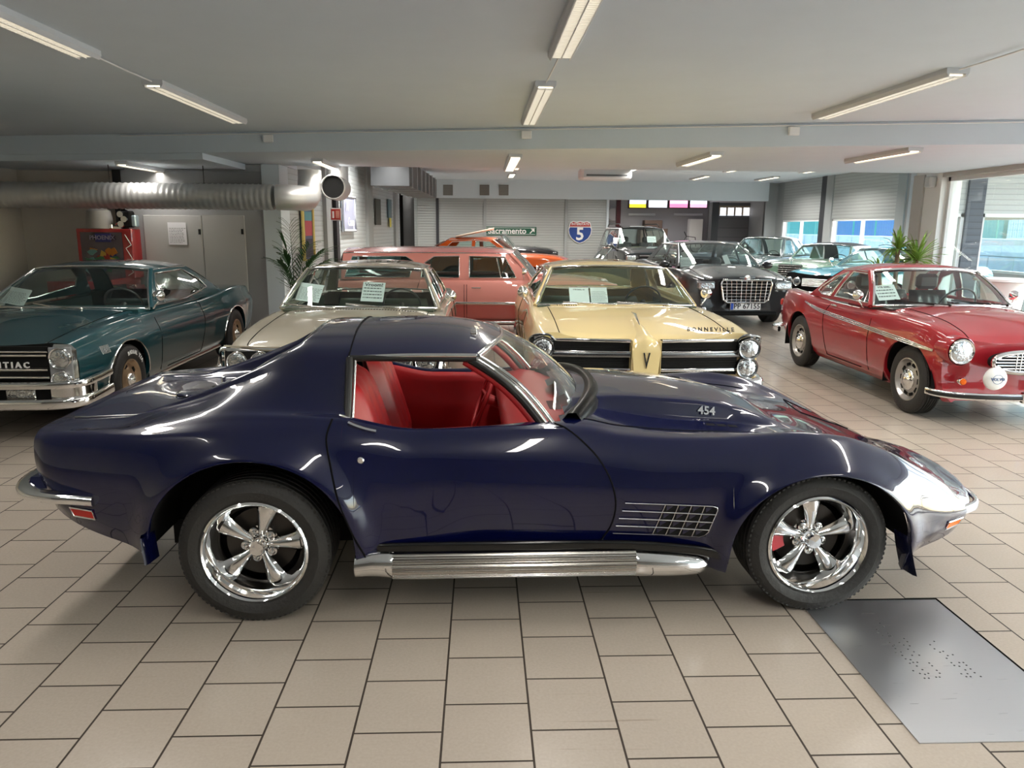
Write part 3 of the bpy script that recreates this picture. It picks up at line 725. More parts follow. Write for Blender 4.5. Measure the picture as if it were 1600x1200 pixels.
    # side markers
    for s in (-1, 1):
        for nm, mt, pts in (('side_marker', REDL, [(-1.78, .520), (-1.675, .512), (-1.67, .472), (-1.77, .478)]), ('turn_signal', AMBER, [(2.10, .402), (2.20, .402), (2.19, .368), (2.095, .362)])):
            bb = B1 if pts[0][0] < 0 else B2
            mb = MB(); P = [Vector((x, s*(bb.side(x, z)+.004), z)) for x, z in pts]; Q = [p+Vector((0, -s*.02, 0)) for p in P]
            mb.add(P+Q, [(0, 1, 2, 3)]+[(i, (i+1) % 4, 4+(i+1) % 4, 4+i) for i in range(4)]); o = mb.build(nm, mt, root)
            mb = MB(); mb.tube([p+Vector((0, s*.001, 0)) for p in P], .0035, 6, closed=True); mb.build('marker_frame', CHROME, o)
    # side vent: dark recess, louvres, bright egg-crate strips
    for s in (-1, 1):
        V = lambda a, b, off=.003: (lambda x, z: Vector((x, s*(B2.side(x, z)+off), z)))(.592+.405*a-.045*b, .535-.010*a-.148*b)
        vo = MB()
        for r_ in range(4):
            for c in range(4):
                a0, a1 = .44+.14*c, .44+.14*(c+1); b0, b1 = r_/4+.02, (r_+1)/4-.02
                vo.add([V(a0, b0), V(a1-.005, b0), V(a1-.005, b1), V(a0, b1)], [(0, 1, 2, 3)])
        v_ = vo.build('side_vent', MATTE, root)
        for r_ in range(4):
            b0, b1 = r_/4+.04, (r_+1)/4-.04
            for c in range(4):
                a0 = .45+.14*c; lv = MB()
                lv.add([V(a0, b0, .004), V(a0+.075, b0, .005), V(a0+.02, b1, .004)], [(0, 1, 2)]); lv.build('louvre', BL, v_)
        mb = MB(); q = .0022
        def ln(pts): mb.tube([V(a, b, .007) for a, b in pts], q, 6)
        ln([(0, 0), (.5, 0), (.93, 0), (.985, .03), (1, .12), (1, .9)][:-1]+[(1.0, .82), (.975, .94), (.93, 1), (.5, 1), (0, 1)])
        for b in (.25, .5, .75): ln([(0, b), (.5, b), (1.0, b)])
        for c in range(4): ln([(.43+.14*c, 0), (.43+.14*c, .5), (.43+.14*c, 1)])
        mb.build('vent_trim', CHROME2, v_)
        # rocker cover and side pipes
        bar(root, 'rocker_strip', [(-.47, s*.83, .335), (-.40, s*.845, .345), (.2, s*.845, .345), (.62, s*.845, .340), (.95, s*.85, .31), (1.06, s*.85, .27)], rprof(.012, .022), mat('gloss_black', (.006, .006, .006), .15))
        mb = MB(); rows = []
        N = 26
        for x in (-.415, .645):
            row = []
            for k in range(N*4+1):
                t = k/(N*4); a = -1.35+2.5*t; rr = 1+.03*math.cos(2*PI*k/4)
                row.append(Vector((x, s*(.84+.045*math.cos(a)*rr), .262+.062*math.sin(a)*rr)))
            rows.append(row)
        mb.grid(rows, flip=s > 0); mb.build('side_pipe_cover', slatmat('ribbed_steel', (.62, .6, .57), .0088, .2, 1, 'Z', .06), root, ang=70)
        mb = MB(); pr = lambda c, w, h: [Vector((0, s*w*math.cos(t), h*math.sin(t))) for t in np.linspace(0, 2*PI, 25)]
        rows = [[Vector((x, s*yy, z))+q for q in pr(0, w, h)] for x, yy, z, w, h in ((.64, .838, .258, .045, .06), (.66, .84, .256, .05, .060), (.80, .84, .25, .048, .056), (.92, .838, .245, .044, .046), (.965, .83, .245, .03, .034), (.985, .82, .245, .005, .005))]
        mb.grid(rows, flip=s < 0); mb.build('pipe_end', CHROME, root, ang=70)
        rows = [[Vector((x, s*yy, z))+q for q in pr(0, w, h)] for x, yy, z, w, h in ((-.41, .838, .262, .046, .062), (-.43, .838, .268, .048, .060), (-.50, .84, .272, .046, .056), (-.575, .84, .262, .044, .050), (-.575, .84, .262, .038, .044), (-.52, .84, .262, .034, .04))]
        mb = MB(); mb.grid(rows, flip=s > 0); mb.build('pipe_end', CHROME, root, ang=70)
        # flaps hanging behind and ahead of the wheels
        for x0, x1, zt, zb, v in ((1.85, 1.90, .38, .19, .845), (-1.44, -1.43, .42, .30, .845)):
            mb = MB(); P = []
            for k in range(9):
                t = k/8; z = zt+(zb-zt)*t; xx = x0+(x1-x0)*t**1.3; w_ = .045*(1-t*.4)
                d_ = 1 if x0 > 0 else -1
                P.append([Vector((xx-d_*.012, s*(v-.05), z)), Vector((xx, s*(v+.03), z)), Vector((xx+d_*.012, s*(v+.045-.0*t), z)), Vector((xx+d_*w_*.7, s*(v-.02), z))])
            mb.grid(P, flip=(s > 0) == (x0 > 0)); mb.grid([r_[::-1] for r_ in P], flip=(s > 0) == (x0 > 0)); mb.build('mud_flap', BL, root, ang=60)
        # door handle, lock, B-post slot
        mb = MB(); P = B2.line([(-.595, .872), (-.56, .858), (-.52, .845), (-.48, .835)], s, -.01); mb.tube([p+Vector((0, 0, .012)) for p in P], .013, 8, flat=.5); hd = mb.build('door_handle', CHROME, root, ang=60)
        mb = MB(); x, z = -.54, .735; mb.T = Matrix.Translation((x, s*B2.side(x, z), z)); mb.lathe([(0, s*.006), (.011, s*.006), (.015, s*.002), (.016, -s*.004)][::-1 if s < 0 else 1], 20); mb.build('door_lock', CHROME, root)
    # pop-up lamp lids and wheels
    for s in (-1, 1):
        trim(root, 'lamp_lid_gap', B2.tline([(1.86, s*.30), (1.86, s*.56), (2.14, s*.52), (2.14, s*.28), (1.86, s*.30)], .001, 6, False), .003, SEAM)
    for s in (-1, 1):
        for x, r_, w_ in ((xr, .325, .275), (xf+.012, .322, .255)):
            t = tyre(root, x, s*.835, s, r_, w_, .226)
            rim_torq(t, .226, s, w_, caliper=x > 0)
    return root
sports_coupe()

# ================================================================ THE HALL
def tilefloor():
    m = bpy.data.materials.new('floor_tiles'); m.use_nodes = True; N = m.node_tree.nodes; L = m.node_tree.links; b = N['Principled BSDF']
    tc = N.new('ShaderNodeTexCoord'); mp = N.new('ShaderNodeMapping'); L.new(tc.outputs['Object'], mp.inputs[0])
    T = .30844
    mp.inputs['Rotation'].default_value = (0, 0, PI/2)
    # courses run away from the camera; every second one is shifted by half a tile
    mp.inputs['Location'].default_value = (0, 0, 0)
    br = N.new('ShaderNodeTexBrick'); br.offset = .5; br.offset_frequency = 2; br.squash = 1
    sx = N.new('ShaderNodeSeparateXYZ'); cx = N.new('ShaderNodeCombineXYZ'); L.new(tc.outputs['Object'], sx.inputs[0])
    ax = N.new('ShaderNodeMath'); ax.operation = 'ADD'; ax.inputs[1].default_value = 1.36844+T*60
    ay = N.new('ShaderNodeMath'); ay.operation = 'ADD'; ay.inputs[1].default_value = -2.3524+T*60
    L.new(sx.outputs['X'], ax.inputs[0]); L.new(sx.outputs['Y'], ay.inputs[0]); L.new(ay.outputs[0], cx.inputs[0]); L.new(ax.outputs[0], cx.inputs[1])
    L.new(cx.outputs[0], br.inputs['Vector'])
    br.inputs['Scale'].default_value = 1; br.inputs['Brick Width'].default_value = T; br.inputs['Row Height'].default_value = T
    br.inputs['Mortar Size'].default_value = .0042; br.inputs['Mortar Smooth'].default_value = .12; br.inputs['Bias'].default_value = 0
    br.inputs['Color1'].default_value = (.50, .43, .36, 1); br.inputs['Color2'].default_value = (.475, .41, .345, 1); br.inputs['Mortar'].default_value = (.04, .027, .018, 1)
    n = N.new('ShaderNodeTexNoise'); n.inputs['Scale'].default_value = 90; n.inputs['Detail'].default_value = 5; L.new(tc.outputs['Object'], n.inputs[0])
    n2 = N.new('ShaderNodeTexNoise'); n2.inputs['Scale'].default_value = 1.3; n2.inputs['Detail'].default_value = 4; L.new(tc.outputs['Object'], n2.inputs[0])
    mx = N.new('ShaderNodeMixRGB'); mx.blend_type = 'MULTIPLY'; mx.inputs[0].default_value = .22; L.new(br.outputs[0], mx.inputs[1]); L.new(n.outputs['Fac'], mx.inputs[2])
    mx2 = N.new('ShaderNodeMixRGB'); mx2.blend_type = 'MULTIPLY'; mx2.inputs[0].default_value = .18; L.new(mx.outputs[0], mx2.inputs[1]); L.new(n2.outputs['Fac'], mx2.inputs[2])
    # fine scratches across some tiles
    sm = N.new('ShaderNodeMapping'); sm.inputs['Scale'].default_value = (.8, 34, 1); L.new(tc.outputs['Object'], sm.inputs[0])
    n3 = N.new('ShaderNodeTexNoise'); n3.inputs['Scale'].default_value = 1.6; n3.inputs['Detail'].default_value = 2; L.new(sm.outputs[0], n3.inputs[0])
    rp = N.new('ShaderNodeValToRGB'); rp.color_ramp.elements[0].position = .735; rp.color_ramp.elements[1].position = .76; rp.color_ramp.elements[0].color = (1, 1, 1, 1); rp.color_ramp.elements[1].color = (.62, .58, .55, 1)
    L.new(n3.outputs['Fac'], rp.inputs[0]); mx3 = N.new('ShaderNodeMixRGB'); mx3.blend_type = 'MULTIPLY'; mx3.inputs[0].default_value = .6; L.new(mx2.outputs[0], mx3.inputs[1]); L.new(rp.outputs[0], mx3.inputs[2])
    L.new(mx3.outputs[0], b.inputs['Base Color'])
    mr = N.new('ShaderNodeMapRange'); mr.inputs[3].default_value = .24; mr.inputs[4].default_value = .75; L.new(br.outputs['Fac'], mr.inputs[0]); L.new(mr.outputs[0], b.inputs['Roughness'])
    bp = N.new('ShaderNodeBump'); bp.inputs['Strength'].default_value = .5; bp.inputs['Distance'].default_value = .003; bp.invert = True; L.new(br.outputs['Fac'], bp.inputs['Height']); L.new(bp.outputs[0], b.inputs['Normal'])
    b.inputs['Specular IOR Level'].default_value = .42
    return m
H1, H2, H3 = 2.85, 2.608, 3.36            # ceilings: near hall, lowered middle part, far hall
XL, XN, XR, XR2, YF, YB = -7.2, 7.18, 12.3, 10.7, 28.0, -5.5
def struct(name, mb, mt, **k): return tag(mb.build(name, mt, **k), kind='structure')
CEIL = mat('ceiling_paint', (.61, .685, .75), .7, noise=(3, .015)); WALLP = mat('wall_paint', (.62, .585, .53), .7, noise=(2, .03))
GREYW = mat('grey_wall', (.36, .36, .36), .6); PALE = mat('pale_blue_wall', (.66, .73, .77), .55)
SHUT = slatmat('shutter_grey', (.42, .44, .43)); SHUTL = slatmat('shutter_light', (.52, .56, .57))
PILLAR = mat('pillar_paint', (.50, .49, .46), .6)
mb = MB(); mb.box(XL, 22, YB, 36, -.12, 0); struct('floor', mb, tilefloor())
mb = MB(); mb.box(XL, XN+.3, YB, 10.9, H1, H1+.1); struct('ceiling', mb, CEIL)
mb = MB(); mb.box(XL, XR+.2, 12.1, 36, H3, H3+.1); struct('ceiling_far', mb, CEIL)
# the lowered middle ceiling: its near face runs slightly askew
def yb(x): return 10.38+(x+4.70)*(7.57-10.38)/12.01
mb = MB(); mb.prism([(XL, yb(XL)), (XN+.3, yb(XN+.3)), (XN+.3, 12.1), (-3.0, 12.1), (-3.0, 12.95), (XL, 12.95)], H2, H1-.002); struct('ceiling_beam', mb, CEIL)
mb = MB(); mb.box(XL, XR+.2, 12.0, 12.1, H1, H3); struct('wall_step', mb, CEIL)
mb = MB(); mb.prism([(XL, yb(XL)+.02), (-3.52, yb(-3.52)+.02), (-3.52, 12.7), (XL, 12.7)], H2-.08, H2-.001); struct('ceiling_drop', mb, CEIL)
mb = MB(); mb.tube([(-4.6, yb(-4.6)-.02, H1-.028), (XN-.1, yb(XN-.1)-.02, H1-.028)], .007, 6); tag(mb.build('conduit', WHITE), 'thin white cable conduit running along the top of the ceiling beam', 'conduit')
# left side
mb = MB(); mb.box(XL-.2, XL, YB, 13, 0, H1); struct('wall_left', mb, WALLP)
mb = MB(); mb.box(XL, -5.4, 12.5, 12.65, 0, H2-.08); struct('wall_alcove', mb, WALLP)
mb = MB(); mb.prism([(-5.30, 11.9), (-3.16, 11.9), (-3.16, 12.35), (-5.30, 12.6)], 0, H2-.005); struct('wall_cupboard', mb, GREYW)
mb = MB(); mb.box(-5.62, -5.31, 12.2, 12.5, 0, H2-.08); struct('wall_recess', mb, mat('dark_recess', (.05, .05, .05), .7))
mb = MB(); mb.box(-5.32, -3.28, 11.82, 11.9, 2.30, 2.50); struct('trim_1', mb, mat('grey_lintel', (.22, .225, .23), .6))
p = atY(428, 330, 11.88)
mb = MB(); mb.box(-3.28, -3.02, 11.86, 12.4, 0, H2); struct('wall_pillar', mb, PALE)
# left long wall of grey roller shutters, running away
def lw(t): return Vector((-3.05+.75*t, 12.3+15.7*t, 0))
mb = MB(); a, b = lw(0), lw(1); mb.add([a, b, b+Vector((0, 0, H3)), a+Vector((0, 0, H3)), a-Vector((.15, 0, 0)), b-Vector((.15, 0, 0)), b+Vector((-.15, 0, H3)), a+Vector((-.15, 0, H3))], [(0, 1, 2, 3), (7, 6, 5, 4), (0, 3, 7, 4), (1, 5, 6, 2)])
struct('wall_side', mb, SHUTL)
def wallpost(t, w, mt, d=.08, z1=H3, lean=0):
    p = lw(t); mb = MB(); mb.prism([(p.x, p.y), (p.x+d, p.y), (p.x+d+.05*w, p.y+w), (p.x, p.y+w)], 0, z1); return mb.build('wall_post', mt)
pm = mat('grey_post', (.33, .35, .35), .5); dkp = mat('dark_post', (.03, .032, .038), .5)
for t, w, mt, lb in ((.145, .45, pm, 'grey steel post beside the fire sign on the left shutter wall'), (.175, .22, dkp, 'black steel post to the right of the fire sign'), (.40, .6, pm, 'grey post to the right of the glass plaque'), (.66, .5, pm, 'grey post before the dark doorway at the end of the side wall')):
    tag(wallpost(t, w, mt, d=.14 if mt is dkp else .07), lb, 'post')
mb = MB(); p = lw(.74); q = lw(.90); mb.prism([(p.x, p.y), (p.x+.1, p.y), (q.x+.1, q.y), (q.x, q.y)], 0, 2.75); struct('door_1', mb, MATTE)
# far wall: pale bulkhead over shutters, opening to the workshop on the right
mb = MB(); mb.box(-2.5, 10.3, 27.7, 28.0, 2.72, H3); struct('wall_bulkhead', mb, PALE)
mb = MB(); mb.box(-2.6, 4.55, 28.0, 28.15, 0, 2.75); struct('wall_back', mb, SHUT)
for i, x in enumerate((-1.58, .12, 3.05)):
    mb = MB(); mb.box(x-.05, x+.05, 27.93, 28.02, 0, 2.72); struct('trim_%d' % (i+2), mb, pm if i else dkp)
mb = MB(); mb.box(4.5, 4.58, 27.9, 28.1, 0, 2.72); struct('trim_5', mb, PALE)
mb = MB(); mb.box(4.55, 10.5, 35.0, 35.2, 0, 3.6); struct('wall_workshop', mb, mat('workshop_wall', (.42, .42, .45), .6))
mb = MB(); mb.box(10.3, 10.5, 28, 35, 0, 3.6); struct('wall_workshop_right', mb, GREYW)
mb = MB(); mb.box(4.4, 4.55, 28.1, 35, 0, 3.6); struct('wall_workshop_left', mb, GREYW)
mb = MB(); mb.box(4.95, 5.1, 28.4, 28.6, 0, 2.75); struct('trim_6', mb, mat('dark_red_post', (.09, .01, .015), .5))
# right-hand window wall
def win_wall():
    fr = mat('window_frame', (.72, .74, .74), .4); WP = mat('white_pillar', (.85, .85, .82), .5); SG = glassmat('shop_glass', (.94, .98, .98), 1.4)
    def window(n, box, plane, a0, a1, z0, z1, mull=(), fw=.06):      # box: the wall plane, 'x' or 'y'
        def bx(mb, a, b, c, d, t0=0, t1=.1, **k):
            if box == 'x': mb.box(plane+t0, plane+t1, a, b, c, d, **k)
            else: mb.box(a, b, plane+t0, plane+t1, c, d, **k)
        mb = MB()
        for q in ((a0, a1, z0, z0+fw), (a0, a1, z1-fw, z1), (a0, a0+fw, z0, z1), (a1-fw, a1, z0, z1))+tuple((m_-.025, m_+.025, z0, z1) for m_ in mull): bx(mb, *q)
        w = struct('window_%d' % n, mb, fr); mb = MB(); bx(mb, a0+fw, a1-fw, z0+fw, z1-fw, .045, .055); mb.build('pane', SG, w)
    zt = 2.543
    mb = MB(); mb.box(XN, XN+.3, YB, 12.0, zt, H1); struct('wall_right', mb, PILLAR)
    mb = MB(); mb.box(XN, XN+.3, YB, 11.98, 0, .10); struct('trim_7', mb, PILLAR)
    mb = MB(); mb.box(XN-.01, XN+.32, 11.98, 12.7, 0, H1-.004); struct('wall_right_pillar', mb, WP)
    mb = MB(); mb.box(XN-.04, XN+.02, 12.42, 12.72, 0, H2); struct('trim_8', mb, PILLAR)
    for i, (y0, y1) in enumerate(((8.6, 11.98), (5.7, 8.52), (3.0, 5.62), (.3, 2.92), (-2.4, .22), (-5.1, -2.48))): window(i+1 if i < 5 else 14, 'x', XN+.1, y0, y1, .10, zt)
    # glazed return between the near and the wider far hall
    mb = MB(); mb.box(XN+.3, XR, 13.0, 13.12, 2.02, H3); struct('shutter_1', mb, SHUT); window(6, 'y', 13.0, XN+.3, 8.25, .1, 2.02); window(7, 'y', 13.0, 8.55, XR, .1, 2.02, (9.6, 10.9))
    mb = MB(); mb.box(8.25, 8.55, 12.95, 13.12, 0, 3.2); struct('trim_9', mb, slatmat('slatted_post', (.07, .085, .11), .11, .5, 0, 'Z', .3))
    mb = MB(); mb.box(XR, XR+.2, 13, 19.3, 0, .75); mb.box(XR2, XR2+.2, 19.3, 28, 0, .75); mb.box(XR2, XR+.2, 19.2, 19.3, 0, H3); struct('wall_right_low', mb, GREYW)
    for i, (y0, y1) in enumerate(((13.1, 19.2), (19.7, 23.4), (24.2, 27.3))):
        X_ = XR2 if i else XR
        mb = MB(); mb.box(X_, X_+.12, y0, y1, 2.05, H3); struct('shutter_%d' % (i+2), mb, SHUT); window(i+8, 'x', X_+.02, y0, y1, .75, 2.05, ((y0+y1)/2,))
    mb = MB(); mb.box(XR2, XR2+.2, 27.3, 28.2, 0, H3); struct('wall_right_end', mb, pm)
    for i, (y, w, mt) in enumerate(((19.3, .4, pm), (23.4, .45, pm), (23.85, .35, dkp))): mb = MB(); mb.box(XR2-.04, XR2+.2, y, y+w, 0, H3); struct('trim_%d' % (i+10), mb, mt)
win_wall()
mb = MB(); mb.box(10.3, XR2, 27.9, 28.1, 0, H3); struct('wall_back_corner', mb, pm)
# wall behind the camera
mb = MB(); mb.box(XL, XN+.3, YB-.2, YB, 0, H1); struct('wall_front', mb, mat('warm_grey_wall', (.30, .28, .26), .7))
# roof over everything, to keep daylight to the windows
mb = MB(); mb.box(XL-.3, XR+.5, 12.0, 36, 3.47, 3.6); mb.box(XL-.3, XN+.4, YB-.3, 12.0, 2.96, 3.1); mb.box(XN+.4, XR+.5, 9.2, 12.0, 3.2, 3.32); struct('ceiling_slab', mb, GREYW)  # last box: unseen canopy added to shade the shutter outside the near window

# ---------------------------------------------------------------- fluorescent lamps
LHOUS = mat('lamp_housing', (.58, .60, .62), .45); TUBE = mat('lamp_louvre', (.9, .9, .88), .4, emit=(1, .84, .60), es=1.9); 
def lamp_unit(x, y0, L, zc, lbl, w=.165, energy=None, boxw=.058, ang=0):
    t = thing('ceiling_light', lbl, 'ceiling light', (x, y0, zc), ang, 'fluorescent ceiling lights')
    mb = MB(); h = boxw; W_ = w/2
    mb.prism([(-W_, 0), (W_, 0), (W_, -h*.55), (W_*.8, -h), (W_*.72, -h), (W_*.72, -h+.02), (-W_*.72, -h+.02), (-W_*.72, -h), (-W_*.8, -h), (-W_, -h*.55)], 0, L, 'y')
    hs = mb.build('housing', LHOUS, t, ang=30)
    mb = MB(); mb.box(-W_*.70, W_*.70, .04, L-.04, -h+.019, -h+.014); mb.build('diffuser', TUBE, t)
    mb = MB(); n = int(L/.04)
    if y0 < 8:
        for k in range(n): mb.box(-W_*.70, W_*.70, .05+k*(L-.1)/n, .0535+k*(L-.1)/n, -h+.012, -h-.0005)
        mb.box(-.004, .004, .04, L-.04, -h+.012, -h-.0005)
        mb.build('louvre', LHOUS, t)
    ld = bpy.data.lights.new('tube_light', 'AREA'); ld.shape = 'RECTANGLE'; ld.size = w*.62; ld.size_y = L-.1; ld.energy = energy or 20; ld.color = (1, .955, .90); ld.spread = R(150)
    lo = bpy.data.objects.new('tube_light', ld); COL.objects.link(lo); lo.parent = t; lo.location = (0, L/2, -h-.012)
    return t
def cable(p, q, lbl, mt=WHITE, sag=.02, r=.008):
    p, q = Vector(p), Vector(q); mb = MB(); mb.tube([p.lerp(q, k/8)+Vector((0, 0, -sag*math.sin(PI*k/8))) for k in range(9)], r, 6); return tag(mb.build('cable', mt), lbl, 'cable')
ROWS = ((-2.62, 'left', .22), (.515, 'middle', 0), (3.37, 'right', -.75))
for rx, nm, o in ROWS:
    lamp_unit(rx, 3.0+o, 2.3, H1, 'nearest long white ceiling light of the %s row in the near hall' % nm)
    lamp_unit(rx-.01, 6.32+o, 2.25, H1, 'second long white ceiling light of the %s row, just before the beam' % nm)
    lamp_unit(rx, -.6+o, 2.3, H1, 'white ceiling light of the %s row, above and behind the viewer' % nm)
    cable((rx, 5.31+o, H1-.014), (rx-.01, 6.31+o, H1-.014), 'white cable between the two near ceiling lights of the %s row' % nm, sag=.004, r=.006)
    yy = yb(rx); mb = MB(); mb.box(rx-.06, rx+.06, yy-.045, yy-.001, H1-.13, H1-.04, .008); tag(mb.build('junction_box', WHITE), 'small white junction box on the beam behind the %s row of lights' % nm, 'junction box')
for (x, y, L, lb) in ((-4.75, 10.6, 2.1, 'leftmost ceiling light on the lowered ceiling, above the silver duct'), (-2.22, 10.75, 1.9, 'ceiling light on the lowered ceiling above the black duct mouth'), (.42, 9.75, 2.4, 'centre ceiling light on the lowered ceiling'), (2.75, 9.15, 1.6, 'ceiling light on the lowered ceiling right of the centre one'), (4.70, 8.4, 1.5, 'rightmost ceiling light on the lowered ceiling near the window')):
    lamp_unit(x, y, L, H2-(.08 if x < -4 else 0), lb, energy=13)
k = 0
for x, l in ((-2.0, 'left'), (.95, 'middle'), (4.2, 'centre-right'), (7.0, 'right'), (9.2, 'far right')):
    for y, l2 in ((15.5, 'nearest'), (20.6, 'front'), (24.2, 'back')):
        lamp_unit(x, y, 1.7, H3, 'short lit ceiling light in the far hall, %s row, %s one' % (l, l2), w=.22, energy=75)

# ================================================================ OTHER CARS (local axes: x=0 front face, cab behind at -x, wheels on z=0)
FLAT = lambda a, b: lambda x: a+(b-a)*x
class Car:
    def __init__(c, name, label, col, L, Wd, loc, rz, top, ctr, plan, wb, wr=.34, sill=.22, belt=None, paintm=None, arch=(.40, .36), scl=1, crease=.0, tuck=.10, shoulder=.05, edge=.30, tumble=.05, lowcut=.06, dcap=None, roundn=0):
        c.root = thing(name, label, 'car', loc, rz); c.root.scale = (scl,)*3
        c.P = paintm or paint(name+'_paint', col); c.L, c.W = L, Wd; hw = Wd/2; T, C, PL = pchip(top), pchip(ctr), pchip(plan)
        c.T, c.C, c.PL = T, C, PL
        xs = sorted({k[0] for k in top}|{k[0] for k in ctr}|{k[0] for k in plan}|{-L, -L/2})
        def rail(fv, fz): return [(x, fv(x), fz(x)) for x in xs]
        zlow = lambda x: sill+max(0, (x+.5)/.5)*lowcut+max(0, (-L+.6-x)/.6)*(lowcut+.08)
        mid = lambda x: (zlow(x)+T(x))/2
        rails = [rail(lambda x: PL(x)-tuck, zlow), rail(lambda x: PL(x)-tuck*.35, lambda x: zlow(x)+.09), rail(lambda x: PL(x)-.006, lambda x: mid(x)-.06),
                 rail(lambda x: PL(x)-.0, lambda x: mid(x)+.06+crease*.5), rail(lambda x: PL(x)-.02-crease*.3, lambda x: T(x)-max(.05, shoulder*1.3)), rail(lambda x: PL(x)-.07-tumble*.3, lambda x: T(x)-.008),
                 rail(lambda x: PL(x)-.16-tumble, lambda x: T(x)), rail(lambda x: PL(x)*(1-edge), lambda x: T(x)+(C(x)-T(x))*.35), rail(lambda x: PL(x)*.35, lambda x: C(x)-.006), rail(lambda x: 0*x, C)]
        c.ax = wb; c.b = Body(rails, 5, [(x, wr+.01, arch[0], arch[1]) for x in wb])
    def body(c, doors=(), hood=None, cabin=None, dx=.07, dcap=None, cap1=True, extra=(), x1=0):
        root = c.root; parts = list(extra)
        for dpoly in doors:
            f = inpoly(dpoly)
            for s in (-1, 1): parts.append(('door', (lambda f, s: lambda q: q.y*s > c.PL(q.x)*.72 and f(q.x, q.z))(f, s)))
        if hood:
            x0, x1, hv = hood; parts.append(('bonnet', lambda q: x0 < q.x < x1 and abs(q.y) < hv and q.z > c.b.ctrl(q.x)[5][1]-.08))
        sk = (lambda q: cabin[0] < q.x < cabin[1] and abs(q.y) < c.PL(q.x)-cabin[2] and q.z > c.T(q.x)-.12) if cabin else None
        c.b.build(root, c.P, -c.L, x1, dx=dx, ms=12, seg=3, parts=parts, skip=sk, dcap=dcap, cap1=cap1)
        wells(c.b, root, .36)
        mb = MB(); mb.box(-c.L+.5, -.25+x1*1.6, -c.W/2+.42, c.W/2-.42, .2, .36)
        xs = sorted(c.ax); mb.box(xs[0]+.42, xs[1]-.42, -c.W/2+.13, c.W/2-.13, .2, .34); mb.build('underbody', MATTE, root)
        for dpoly in doors:
            for s in (-1, 1):
                P = [Vector((x, s*(c.b.side(x, z)), z)) for x, z in [(a[0]+(b[0]-a[0])*k/6, a[1]+(b[1]-a[1])*k/6) for a, b in zip(dpoly, dpoly[1:]+dpoly[:1]) for k in range(6)] if z < c.T(x)-.004]
                segs = [[]]
                for a in P:
                    if segs[-1] and (segs[-1][-1]-a).length > .35: segs.append([])
                    segs[-1].append(a)
                mb = MB()
                for q in segs:
                    if len(q) > 1: mb.tube(q, .0045, 5)
                mb.build('door_gap', SEAM, root)
        if hood:
            for s in (-1, 1): trim(root, 'bonnet_gap', c.b.tline([(x, s*hood[2]) for x in np.linspace(hood[0], hood[1]-.02, 8)], .0), .0045, SEAM)
    def green(c, wsb, wst, rt, rb, zb, zr, vb, vr, windows=(), crown=.07, bow=.16, bowt=.10, glass=None, roofmat=None, rgw=.8, trimm=CHROME, pillar=None, back=True, wstrim=.011, bbow=.12, rtrim=True, tp=1.3, ends=None):
        """screen base x (centre), screen top x, roof rear x, backlight base x; belt / roof-edge height and half width"""
        root = c.root; glass = glass or GLASS; RM = roofmat or c.P
        zbf = zb if callable(zb) else (lambda x: zb); vbf = vb if callable(vb) else (lambda x: vb)
        zre = pchip([(rb, zr-.05), (rt, zr-.012), ((rt+wst)/2, zr), (wst-.2, zr-.004), (wst, zr-.02)]); vre = pchip([(rb, vr-.05), (rt, vr-.02), ((rt+wst)/2, vr), (wst, vr-.02)])
        def smap(s):
            def f(x, z):
                zz = zre(x); b = zbf(x); u = max(0, min(1.1, (z-b)/(zz-b))); return Vector((x, s*(vbf(x)+(vre(x)-vbf(x))*u**tp), z))
            return f
        c.smap = smap
        xr0 = lambda q: rt-.03+0*q; xf0 = lambda q: wst+bowt*(1-abs(q)**2)-bowt
        # roof
        mb = MB(); rows = []; nj = 24; ni = 16
        for i in range(ni+1):
            u = i/ni; row = []
            for j in range(nj+1):
                q = -1+2*j/nj; x = rt+(xf0(q)+bowt*.0-rt)*u; cw = crown*(1-.35*max(0, u-.8)/.2-.25*max(0, .2-u)/.2)
                row.append(Vector((x, q*vre(x), zre(x)+cw*(1-abs(q)**2.8))))
            rows.append(row)
        mb.grid(rows); mb.grid([[p-Vector((0, 0, .025)) for p in r_] for r_ in rows], flip=True)
        e = [r_[0] for r_ in rows]; mb.grid([[p, p-Vector((0, 0, .025))] for p in e], flip=False); e2 = [r_[-1] for r_ in rows]; mb.grid([[p, p-Vector((0, 0, .025))] for p in e2], flip=True)
        roof = mb.build('roof', RM, root, ang=70); c.roofrows = rows
        if rtrim: trim(roof, 'drip_rail', [p+Vector((0, -.004, -.01)) for p in e], .009, trimm); trim(roof, 'drip_rail', [p+Vector((0, .004, -.01)) for p in e2], .009, trimm)
        T_ = rows[-1]; n = nj
        def base(q, bo=bow): return Vector((wsb-bo*abs(q)**2, vbf(wsb-bo)*q*.985, zbf(wsb)+(c.b.top(wsb-bo*abs(q)**2, abs(q)*vbf(wsb)*.985)-zbf(wsb))*.0-.005+.03*(1-abs(q)**2)))
        P = []
        for i in range(9):
            u = i/8; P.append([T_[j].lerp(base(-1+2*j/nj), u)+Vector((.02, 0, .012))*math.sin(PI*u) for j in range(nj+1)])
        mb = MB(); mb.grid(P); w = mb.build('windscreen', glass, root, ang=180)
        loop = P[0]+[r_[-1] for r_ in P[1:]]+P[-1][::-1][1:]+[r_[0] for r_ in P[1:-1]][::-1]
        if trimm: trim(w, 'windscreen_trim', [p+Vector((.006, 0, .003)) for p in loop], wstrim, trimm, closed=True)
        c.ws = P
        # pillars beside the screen
        pm_ = pillar or c.P
        for s, j in ((-1, 0), (1, nj)):
            mb = MB(); e = [r_[j] for r_ in P]; mb.tube([p+Vector((-.035, s*.006, -.008)) for p in e], .028, 8); mb.build('windscreen_pillar', pm_, root, ang=80)
